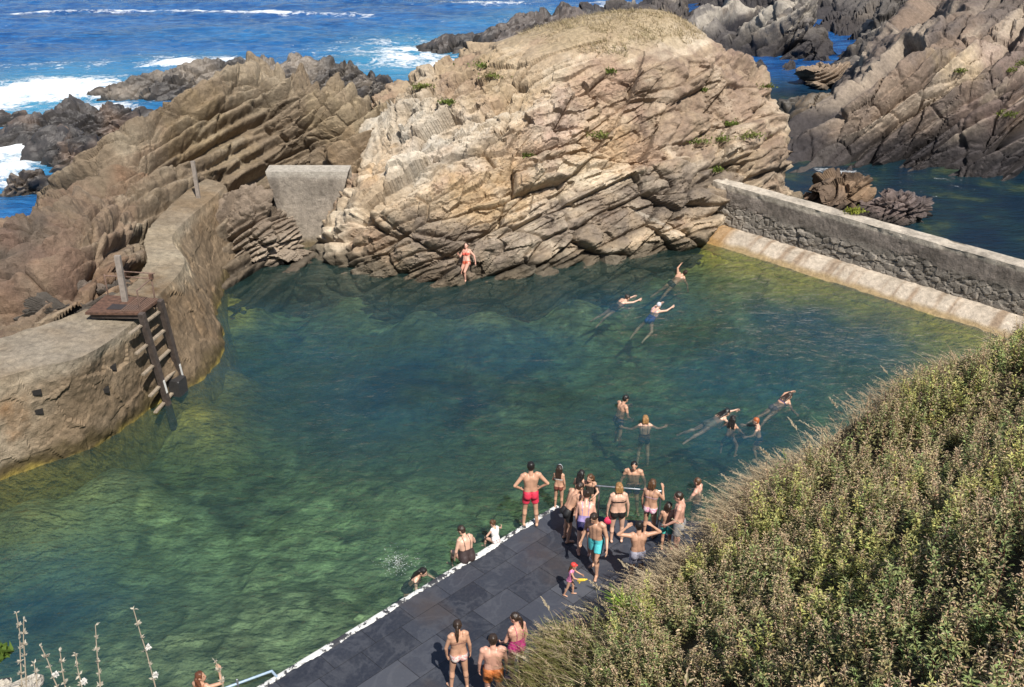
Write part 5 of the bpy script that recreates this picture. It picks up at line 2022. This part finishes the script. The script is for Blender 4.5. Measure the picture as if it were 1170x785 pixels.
def ridge_dist(P):
    best = np.full(len(P), 99.0)
    sgn = np.zeros(len(P))
    par = np.zeros(len(P))
    for i in range(len(RIDGE) - 1):
        a, b = RIDGE[i, :2], RIDGE[i + 1, :2]
        ab = b - a
        t = np.clip(((P[:, :2] - a) @ ab) / (ab @ ab), 0, 1)
        q = P[:, :2] - (a + t[:, None] * ab)
        d = np.linalg.norm(q, axis=1)
        m = d < best
        n = np.array([ab[1], -ab[0]]) / np.linalg.norm(ab)
        if n @ np.array([-.6, .8]) < 0: n = -n
        sgn = np.where(m, q @ n, sgn)
        par = np.where(m, i + t, par)
        best = np.where(m, d, best)
    return best * np.sign(sgn), par


def leaves(base, dirv, nrm, L, W, C):
    """one folded leaf per row"""
    side = np.cross(dirv, nrm)
    side /= np.linalg.norm(side, axis=1)[:, None] + 1e-9
    mid = base + dirv * (L * .45)[:, None] + nrm * (L * .10)[:, None]
    tip = base + dirv * L[:, None] - nrm * (L * .08)[:, None]
    V = np.stack([base, mid - side * W[:, None], tip, mid + side * W[:, None]], 1).reshape(-1, 3)
    n = len(base)
    F = np.arange(n * 4).reshape(n, 4)
    return V, F, np.repeat(C, 4, axis=0)


def unit(V):
    return V / (np.linalg.norm(V, axis=1)[:, None] + 1e-9)


def leaf_mat(name, rough=.6, trans=.35):
    m = MT(name)
    at = m.n('Attribute', attribute_name='Col')
    m.base(at.outputs['Color'])
    m.s('Roughness', rough).s('Specular IOR Level', .3)
    tl = m.n('BsdfTranslucent')
    m.l(at.outputs['Color'], tl.inputs[0])
    mx = m.n('MixShader')
    mx.inputs[0].default_value = trans
    m.l(m.p.outputs[0], mx.inputs[1])
    m.l(tl.outputs[0], mx.inputs[2])
    m.l(mx.outputs[0], m.out.inputs['Surface'])
    return m.m


LEAF = leaf_mat('leaf')
STRAW = leaf_mat('straw', .7, .3)


def scrub():
    n0 = 33000
    P = np.stack([RNG.uniform(-2, 19, n0), RNG.uniform(2.0, 22, n0), np.zeros(n0)], 1)
    P[:, 2] = hill_hf(P[:, 0], P[:, 1])
    rd, par = ridge_dist(P)
    u, v, d = proj(P)
    ok = (d > 1.5) & (u > 480) & (u < 1420) & (v > 300) & (v < 1000) & (rd < -.15) & (P[:, 2] > 1.0)
    # the band of grass under the ridge holds few bushes
    band = np.where(par < 5.0, .1 + .14 * np.clip(par - 1, 0, 4), .55)
    band = np.where(par > 8.5, 1.2, band)
    gap = vnoise(P, .9, 160)
    hole = vnoise(P, 1.7, 168) + .4 * vnoise(P, 4.0, 169)
    ok &= hole < .72
    ok &= (-rd > band * (.6 + .5 * gap)) | (RNG.random(n0) < .06)
    dens = .80 + .35 * vnoise(P, .6, 161)
    ok &= RNG.random(n0) < dens
    P, u, v, d, rd, par = P[ok], u[ok], v[ok], d[ok], rd[ok], par[ok]
    n = len(P)
    # what kind of growth: 0 dry mauve-brown heads, 1 yellow green, 2 deep green
    g = fbm(P, .55, 3, 162)
    y = fbm(P, .8, 3, 163)
    greener = smooth(.1, .9, g + .9 * smooth(900, 1180, u) * smooth(300, 520, 900 - v) * .5 + .35 * smooth(640, 785, v) * smooth(900, 1100, u))
    kind = np.zeros(n, int)
    kind[RNG.random(n) < .10 + .60 * greener] = 2
    kind[(y > .24) & (RNG.random(n) < .55)] = 1
    hgt = RNG.uniform(.26, .66, n) * (1 + .35 * g)
    hgt = np.where(kind == 2, hgt * .92, hgt) * (1 + .35 * vnoise(P, 1.1, 167))
    lean = RNG.normal(0, .16, (n, 3))
    lean[:, 2] = 1
    lean[:, 0] -= .08
    lean = unit(lean)
    B, Dv, Nn, Ls, Ws, Cs = [], [], [], [], [], []
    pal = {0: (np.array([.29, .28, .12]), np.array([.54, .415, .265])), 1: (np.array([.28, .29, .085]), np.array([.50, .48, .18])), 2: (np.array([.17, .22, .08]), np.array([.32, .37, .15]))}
    nl = 52
    for j in range(nl):
        t = (j + .5) / nl
        t = t ** .72
        pos = P + lean * (hgt * t)[:, None]
        az = j * 2.39996 + RNG.uniform(0, 6.28, n) * .25 + P[:, 0] * 40
        el = RNG.normal(.30, .38, n) + .35 * (t - .5)
        top = t > .62
        dv = np.stack([np.cos(az) * np.cos(el), np.sin(az) * np.cos(el), np.sin(el)], 1)
        L = RNG.uniform(.042, .088, n) * (1.1 - .4 * t)
        spread = RNG.uniform(.0, .085, n) * (1.15 - t)
        pos = pos + dv * spread[:, None] * np.array([1, 1, .3])
        if top:
            L = np.where(kind == 0, L * .62, L * .9)
        nn = np.cross(dv, np.cross(np.array([[0, 0, 1.0]]) + RNG.normal(0, .35, (n, 3)), dv))
        nn = unit(nn)
        C = np.zeros((n, 3))
        for kk in (0, 1, 2):
            lo, hi = pal[kk]
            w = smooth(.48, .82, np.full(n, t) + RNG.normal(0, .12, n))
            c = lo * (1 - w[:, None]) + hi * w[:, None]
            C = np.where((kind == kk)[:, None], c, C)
        C = C * RNG.uniform(.65, 1.45, (n, 1)) * (1 + RNG.normal(0, .06, (n, 3)))
        odd = RNG.random(n) < .03
        C[odd] = np.array([.40, .33, .16]) * RNG.uniform(.8, 1.1, (odd.sum(), 1))
        B.append(pos); Dv.append(dv); Nn.append(nn); Ls.append(L); Ws.append(L * RNG.uniform(.14, .24, n)); Cs.append(C)
    V, F, C = leaves(np.concatenate(B), np.concatenate(Dv), np.concatenate(Nn), np.concatenate(Ls), np.concatenate(Ws), np.concatenate(Cs))
    # stems
    sd = np.cross(lean, np.array([[.3, .9, .2]]))
    sd = unit(sd) * .004
    top = P + lean * (hgt * .95)[:, None]
    V2 = np.stack([P - sd, P + sd, top + sd * .5, top - sd * .5], 1).reshape(-1, 3)
    F2 = np.arange(n * 4).reshape(n, 4) + len(V)
    C2 = np.repeat(np.where(RNG.random((n, 1)) < .35, np.array([[.13, .035, .035]]), np.array([[.12, .085, .05]])), 4, axis=0)
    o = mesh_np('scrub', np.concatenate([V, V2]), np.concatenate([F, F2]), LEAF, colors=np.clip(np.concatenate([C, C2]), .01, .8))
    tag(o, kind='stuff')
    print('scrub plants', n)


def blades(base, dirv, L, bend, W, C, segs=4):
    """curved grass blades"""
    n = len(base)
    side = unit(np.cross(dirv, bend + np.array([[0.01, .02, .03]])))
    rows = []
    cols = []
    for k in range(segs + 1):
        t = k / segs
        c = base + dirv * (L * t)[:, None] + bend * (L * t * t)[:, None]
        w = W * (1 - .85 * t)
        rows.append(c - side * w[:, None])
        rows.append(c + side * w[:, None])
    V = np.stack(rows, 1)                              # n, 2(s+1), 3
    m = V.shape[1]
    F = []
    for k in range(segs):
        F.append(np.stack([np.arange(n) * m + 2 * k, np.arange(n) * m + 2 * k + 1, np.arange(n) * m + 2 * k + 3, np.arange(n) * m + 2 * k + 2], 1))
    tip = base + dirv * L[:, None] + bend * L[:, None]
    return V.reshape(-1, 3), np.concatenate(F), np.repeat(C, m, axis=0), tip


def ridge_grass():
    n0 = 44000
    par = RNG.uniform(0, len(RIDGE) - 1.001, n0)
    i = par.astype(int)
    a = RIDGE[i] * (1 - (par - i)[:, None]) + RIDGE[i + 1] * (par - i)[:, None]
    off = -np.abs(RNG.normal(0, .42, n0)) + .2
    off = np.where(par > 8.3, off * 2.0, off)
    off = np.where(par < 4, off * .6, off)
    P = a.copy()
    t = RIDGE[i + 1] - RIDGE[i]
    nn = unit(np.stack([t[:, 1], -t[:, 0]], 1))
    s = np.sign(nn @ np.array([-.6, .8]))
    nn = nn * s[:, None]
    P[:, :2] += nn * off[:, None]
    P[:, 2] = hill_hf(P[:, 0], P[:, 1])
    cl = vnoise(P, 1.3, 171) + .5 * vnoise(P, 3.5, 172)
    keep = RNG.random(n0) < np.clip(.30 + .75 * cl, .03, 1) * np.where(par < 3, .25, np.where(par < 4.5, .6, 1))
    P, par, off = P[keep], par[keep], off[keep]
    n = len(P)
    L = RNG.uniform(.18, .55, n) * (1 + .25 * vnoise(P, .9, 173))
    dv = unit(np.stack([RNG.normal(-.22, .28, n), RNG.normal(.12, .25, n), np.full(n, 1.0)], 1))
    bend = np.stack([RNG.normal(-.28, .25, n), RNG.normal(.0, .22, n), RNG.uniform(-.55, -.1, n)], 1)
    green = smooth(-.1, .4, vnoise(P, .7, 174) + .45 * (par > 7.6) - .15) * (RNG.random(n) < .8)
    C = np.array([[.66, .54, .35]]) * (1 - green[:, None]) + np.array([[.27, .27, .09]]) * green[:, None]
    C = C * RNG.uniform(.6, 1.25, (n, 1))
    pink = RNG.random(n) < .10
    C[pink] = np.array([.42, .27, .19])
    V, F, Cc, tip = blades(P, dv, L, bend, RNG.uniform(.003, .0075, n), C)
    # feathery heads on every eighth blade
    hsel = np.where((RNG.random(n) < .14) & (par < 9.5))[0]
    m = 26
    hb = np.repeat(hsel, m)
    tt = np.tile(np.arange(m) / m, len(hsel))
    t0 = .68 + .34 * tt
    pos = P[hb] + dv[hb] * (L[hb] * t0)[:, None] + bend[hb] * (L[hb] * t0 ** 2)[:, None]
    ax = unit(dv[hb] + 2 * bend[hb] * .85)
    dd = unit(ax * .9 + RNG.normal(0, .45, (len(hb), 3)))
    ln = RNG.uniform(.022, .05, len(hb)) * (1.1 - .5 * tt)
    hc = np.array([[.47, .38, .26]]) * RNG.uniform(.75, 1.25, (len(hb), 1))
    V2, F2, C2 = leaves(pos, dd, unit(np.cross(dd, RNG.normal(0, 1, (len(hb), 3)))), ln, ln * .16, hc)
    o = mesh_np('grass', np.concatenate([V, V2]), np.concatenate([F, F2 + len(V)]), STRAW, colors=np.clip(np.concatenate([Cc, C2]), .01, .8))
    tag(o, kind='stuff')
    print('blades', n, 'heads', len(hsel))


scrub()
ridge_grass()


# --- tall single plumes along the ridge
def plume_mesh(seed, L, bendx, head, col):
    r = np.random.default_rng(seed)
    base = np.zeros((5, 3)) + r.normal(0, .02, (5, 3)) * np.array([1, 1, 0])
    dv = unit(np.stack([np.full(5, bendx * .5) + r.normal(0, .12, 5), r.normal(.05, .1, 5), np.ones(5)], 1))
    Lr = np.array([L, L * .55, L * .5, L * .42, L * .6]) * np.array([1, 1, 1, 1, .8])
    bend = np.stack([np.full(5, bendx * .5) + r.normal(0, .1, 5), r.normal(0, .08, 5), np.full(5, -.18 - abs(bendx) * .2)], 1)
    C = np.tile(np.array(col), (5, 1)) * r.uniform(.75, 1.1, (5, 1))
    V, F, C, tip = blades(base, dv, Lr, bend, np.array([.005, .005, .006, .005, .004]), C, 6)
    m = 70
    tt = np.arange(m) / m
    t0 = (1 - head) + head * 1.04 * tt
    pos = base[0] + dv[0] * (L * t0)[:, None] + bend[0] * (L * t0 ** 2)[:, None]
    ax = unit(dv[0] + 2 * bend[0] * t0[:, None])
    dd = unit(ax + r.normal(0, .42, (m, 3)))
    ln = r.uniform(.03, .065, m) * (1.05 - .6 * tt)
    V2, F2, C2 = leaves(pos, dd, unit(np.cross(dd, r.normal(0, 1, (m, 3)))), ln, ln * .2, np.tile(np.array([.55, .47, .34]), (m, 1)) * r.uniform(.75, 1.15, (m, 1)))
    return np.concatenate([V, V2]), np.concatenate([F, F2 + len(V)]), np.concatenate([C, C2])


protos = []
for k in range(5):
    V, F, C = plume_mesh(700 + k, [.75, .9, .68, .82, .6][k], [-.35, -.22, -.5, -.1, -.6][k], [.32, .28, .36, .3, .4][k], (.52, .43, .28))
    o = mesh_np('grass_plume', V, F, STRAW, colors=np.clip(C, .01, .8))
    protos.append(o)
spots = [(1040, 440), (1022, 448), (985, 462), (968, 470), (952, 480), (938, 488), (925, 496), (905, 508), (893, 514), (880, 522), (868, 530), (850, 540), (838, 548), (826, 556), (812, 572), (804, 580),
         (796, 590), (785, 602), (772, 614), (760, 626), (748, 636), (735, 650), (722, 662), (700, 678), (690, 684), (668, 700), (640, 722), (620, 742)]
rp = np.array(proj(RIDGE)[:2]).T
for k, (u, v) in enumerate(spots):
    j = int(np.argmin(np.hypot(rp[:, 0] - u, rp[:, 1] - v)))
    p = D(u, v + 14, np.interp(u, [q[0] for q in RIDGE_PX][::-1], [q[2] for q in RIDGE_PX][::-1]))
    p[2] = hill_hf(np.array([p[0]]), np.array([p[1]]))[0] - .03
    if k < 5: o = protos[k]
    else:
        o = protos[k % 5].copy()
        COL.objects.link(o)
    o.location = p
    o.rotation_euler = (0, 0, random.uniform(-.5, .5))
    s = random.uniform(.85, 1.25)
    o.scale = (s, s, s)
    tag(o, 'dry grass stem with a feathery head on the hillside ridge above the pool', 'grass plume', 'feathery dry grass stems along the ridge')


# --- a clump of fresh green straps among the dry grass
def strap_clump(label, u, v, y, seed, n=46, L=.42, col=(.17, .27, .035)):
    r = np.random.default_rng(seed)
    az = r.uniform(0, 6.28, n)
    el = r.uniform(.35, 1.35, n)
    dv = np.stack([np.cos(az) * np.cos(el), np.sin(az) * np.cos(el), np.sin(el)], 1)
    bend = np.stack([np.cos(az) * .25, np.sin(az) * .25, np.full(n, -.3)], 1)
    V, F, C, _ = blades(r.normal(0, .05, (n, 3)) * np.array([1, 1, .2]), dv, r.uniform(.5, 1, n) * L, bend, r.uniform(.010, .020, n), np.array([col]) * r.uniform(.7, 1.5, (n, 1)), 5)
    o = mesh_np('green_plant', V, F, LEAF, colors=np.clip(C, .01, .8))
    p = D(u, v, y)
    p[2] = hill_hf(np.array([p[0]]), np.array([p[1]]))[0] + .12
    o.location = p
    tag(o, label, 'plant')


strap_clump('bright yellow green strap leaved clump at the hill edge, just beside the slates', 714, 682, 12.5, 5, 60, .55)
strap_clump('smaller bright green clump a little right of the strap leaved clump on the hill edge', 738, 690, 12.0, 6, 30, .40, (.24, .29, .04))


# --- dry stalks at the lower left
def stalk(label, u0, u1, v1, y, seed, flowers=False):
    r = np.random.default_rng(seed)
    tip = D(u1, v1, y + .1)
    b = D(u0, 835, y - .25)
    b[2] = hill_hf(np.array([b[0]]), np.array([b[1]]))[0] - .03
    n = 9
    pts = []
    for k in range(n + 1):
        t = k / n
        p = b * (1 - t) + tip * t
        p = p + np.array([.04 * math.sin(3.1 * t), 0, 0]) * (1 if seed % 2 else -1) + r.normal(0, .004, 3)
        pts.append(p - b)
    parts = [cone_sphere(pts[k], pts[k + 1], .0062 * (1 - k / n * .55), .0062 * (1 - (k + 1) / n * .55), 6, 2) for k in range(n)]
    V, F, o = [], [], 0
    for v_, f_ in parts:
        V.append(v_); F += [[i + o for i in q] for q in f_]; o += len(v_)
    V = np.concatenate(V)
    F = np.array(F)
    C = np.tile(np.array([.44, .37, .28]), (len(V), 1)) * r.uniform(.8, 1.1, (len(V), 1))
    m = 90
    t = r.uniform(.35, 1.0, m)
    pos = b * 0 + np.array([[np.interp(x, np.linspace(0, 1, n + 1), np.array(pts)[:, c]) for c in range(3)] for x in t])
    node = np.round(t * 14) / 14
    pos = np.array([[np.interp(x, np.linspace(0, 1, n + 1), np.array(pts)[:, c]) for c in range(3)] for x in node])
    dd = unit(r.normal(0, 1, (m, 3)) * np.array([1, 1, .4]) + np.array([0, 0, .45]))
    ln = r.uniform(.015, .034, m)
    V2, F2, C2 = leaves(pos, dd, unit(np.cross(dd, r.normal(0, 1, (m, 3)))), ln, ln * .24, np.tile(np.array([.52, .47, .38]), (m, 1)) * r.uniform(.7, 1.2, (m, 1)))
    o1 = mesh_np('dry_stalk', np.concatenate([V, V2]), np.concatenate([F, F2 + len(V)]), STRAW, colors=np.clip(np.concatenate([C, C2]), .01, .8))
    o1.location = b
    if flowers:
        for kk in range(flowers):
            tq = (.80, .66)[kk]
            c = np.array([np.interp(tq, np.linspace(0, 1, n + 1), np.array(pts)[:, c_]) for c_ in range(3)]) + np.array([.02, 0, .005])
            m = 26
            dd = unit(r.normal(0, 1, (m, 3)))
            ln = np.full(m, .024)
            Vf, Ff, Cf = leaves(np.tile(c, (m, 1)), dd, unit(np.cross(dd, r.normal(0, 1, (m, 3)))), ln, ln * .35, np.tile(np.array([.74, .72, .68]), (m, 1)))
            mesh_np('flower', Vf, Ff, STRAW, o1, colors=Cf)
    tag(o1, label, 'dry stalk', 'dry stalks at the lower left')


stalk('tallest dry stalk with two white flower heads, standing alone over the pool', 184, 152, 697, 4.6, 801, 2)
stalk('straight bare dry stalk rising between the white flowered one and the cluster at the left', 124, 109, 714, 4.6, 802)
stalk('dry stalk with a single white flower head beside a bare leaning stalk', 78, 86, 748, 4.4, 803, 1)
stalk('bare dry stalk leaning left beside the single flowered one', 100, 68, 744, 4.4, 804)
stalk('dry stalk with a pale bud near its bent tip, third from the left edge', 74, 46, 738, 4.5, 805, 1)
stalk('tall dry stalk second from the left edge of the picture', 34, 27, 708, 4.5, 806)
stalk('tall dry stalk nearest the left edge, leaning right over the grey rock', 2, 18, 700, 4.6, 807)
stalk('short dry stalk low among the left cluster', 62, 40, 759, 4.3, 808)
stalk('short thin dry stalk right of the bather with long reddish hair', 258, 246, 755, 4.5, 809)

bm_ = boulder('grey lichened rock with a green tuft at the very bottom left corner', -26, 800, 8.3, (.36, .45, .5), 29, (.30, .28, .25), (.40, .36, .30), ns=NS_L)


# ------------------------------------------------------------------ plants on the rocks
bvb, bvr = bvh_of(big_o), bvh_of(rcliff_o)


def tuft(label, u, v, bv, w, hgt_, seed, col=(.12, .17, .035), group=None, at=None):
    p = at if at is not None else hit(bv, u, v)
    if p is None: return
    r = np.random.default_rng(seed)
    n = int(90 + 260 * w)
    c = r.normal(0, 1, (n, 3)) * np.array([w, w * .6, hgt_ * .5]) * .5
    c[:, 2] = np.abs(c[:, 2])
    dd = unit(r.normal(0, 1, (n, 3)) + np.array([0, -.3, .8]))
    ln = r.uniform(.07, .15, n)
    V, F, C = leaves(c, dd, unit(np.cross(dd, r.normal(0, 1, (n, 3)))), ln, ln * .26, np.array([col]) * r.uniform(.6, 1.5, (n, 1)))
    o = mesh_np('cliff_plant', V, F, LEAF, colors=np.clip(C, .01, .8))
    o.location = p
    tag(o, label, 'plant', group)


GP = 'green tufts growing on the great rock'
for k, (u, v, w, h_, l) in enumerate((
        (684, 157, .42, .35, 'leafy green tuft in the middle of the great rock, alone on the bare face'),
        (697, 83, .22, .22, 'small round dark green tuft below the dry grass cap of the great rock'),
        (556, 76, .55, .25, 'spreading green tuft on the left shoulder of the great rock, upper of two there'),
        (566, 88, .50, .2, 'pale green tuft on the left shoulder just under a wider one'),
        (795, 163, .55, .35, 'bright green tuft at the left end of the green ledge on the great rock'),
        (822, 160, .6, .38, 'widest green tuft in the middle of the green ledge on the great rock'),
        (855, 156, .55, .35, 'yellowish tuft at the right end of the green ledge on the great rock'),
        (834, 143, .35, .28, 'small tuft just above the green ledge on the right side of the great rock'),
        (800, 104, .3, .25, 'green tuft in a crack right of the purple face of the great rock'),
        (876, 100, .3, .25, 'green tuft on the right brow of the great rock against the cliff'),
        (603, 178, .2, .35, 'slim green plant hanging in a crack low on the great rock'),
        (510, 118, .3, .2, 'small olive tuft on the left slope of the great rock'),
        (482, 100, .35, .2, 'olive tuft near the left end of the crest of the great rock'),
        (818, 196, .25, .3, 'small green plant right above the end of the stone wall'))):
    tuft(l, u, v, bvb, w, h_, 900 + k, (.13, .17, .035) if k % 3 else (.17, .19, .05), GP)
for k, (u, v, w, h_, l) in enumerate(((1164, 74, .6, .5, 'green bush on the right cliff beside the picture edge, upper of two'), (1152, 82, .4, .35, 'small bush on the right cliff just below and left of the green one'),
                                      (1095, 82, .4, .3, 'yellow green tuft on the pale patch of the right cliff'), (1150, 132, .5, .4, 'olive tuft halfway down the right cliff'))):
    tuft(l, u, v, bvr, w, h_, 930 + k, (.15, .18, .04))
pw = U(990, 240, 2.0)
tuft('bright yellow green tuft sprouting behind the top of the stone wall by the boulders', 990, 240, None, .35, .3, 940, (.24, .26, .04), at=WB0 + wdir * ((pw - WB0) @ wdir) - wout * .75 + np.array([0, 0, 1.75]))
tuft('green tuft on the grey rock in the bottom left corner', 0, 0, None, .10, .10, 941, (.10, .16, .03), at=U(-6, 752, 8.72))


# dry grass on the top of the great rock
def turf():
    n0 = 60000
    P = np.stack([RNG.uniform(-6, 11, n0), RNG.uniform(38, 50, n0), np.zeros(n0)], 1)
    P[:, 2] = big_hf(P[:, 0], P[:, 1])
    n = fbm(P, .9, 3, 181)
    keep = (P[:, 2] + .6 * n > 7.0) & (RNG.random(n0) < .30 + .6 * smooth(-.2, .3, n))
    P = P[keep]
    m = len(P)
    L = RNG.uniform(.12, .32, m)
    dv = unit(np.stack([RNG.normal(-.25, .35, m), RNG.normal(-.1, .35, m), np.ones(m)], 1))
    bend = np.stack([RNG.normal(-.2, .25, m), RNG.normal(-.1, .2, m), RNG.uniform(-.5, -.1, m)], 1)
    green = smooth(.0, .45, fbm(P, .7, 3, 183)) * .6
    C = np.array([[.45, .365, .22]]) * (1 - green[:, None]) + np.array([[.26, .24, .10]]) * green[:, None]
    V, F, C, _ = blades(P - np.array([0, 0, .03]), dv, L, bend, RNG.uniform(.008, .016, m), C * RNG.uniform(.65, 1.2, (m, 1)), 3)
    o = mesh_np('dry_grass', V, F, STRAW, colors=np.clip(C, .01, .8))
    tag(o, kind='stuff')


turf()


# the splash beside the swimmer
def splash():
    r = np.random.default_rng(77)
    c = U(459, 648)
    n = 330
    a = r.uniform(0, 6.28, n)
    q = np.abs(r.normal(0, .34, n))
    P = np.stack([c[0] + np.cos(a) * q * .8 - .1, c[1] + np.sin(a) * q * .6, np.abs(r.normal(0, .20, n)) * np.exp(-q * 1.2) + .02], 1)
    s = r.uniform(.003, .010, n)
    O = np.array([[1, 0, 0], [0, 1, 0], [-1, 0, 0], [0, -1, 0], [0, 0, 1], [0, 0, -1]], float)
    T = np.array([[0, 1, 4], [1, 2, 4], [2, 3, 4], [3, 0, 4], [1, 0, 5], [2, 1, 5], [3, 2, 5], [0, 3, 5]])
    V = (P[:, None] + O[None] * s[:, None, None]).reshape(-1, 3)
    F = (T[None] + (np.arange(n) * 6)[:, None, None]).reshape(-1, 3)
    o = mesh_np('splash', V, F, plain('spray', (.66, .68, .66), .3, .05), smooth_shade=True)
    tag(o, kind='stuff')


splash()
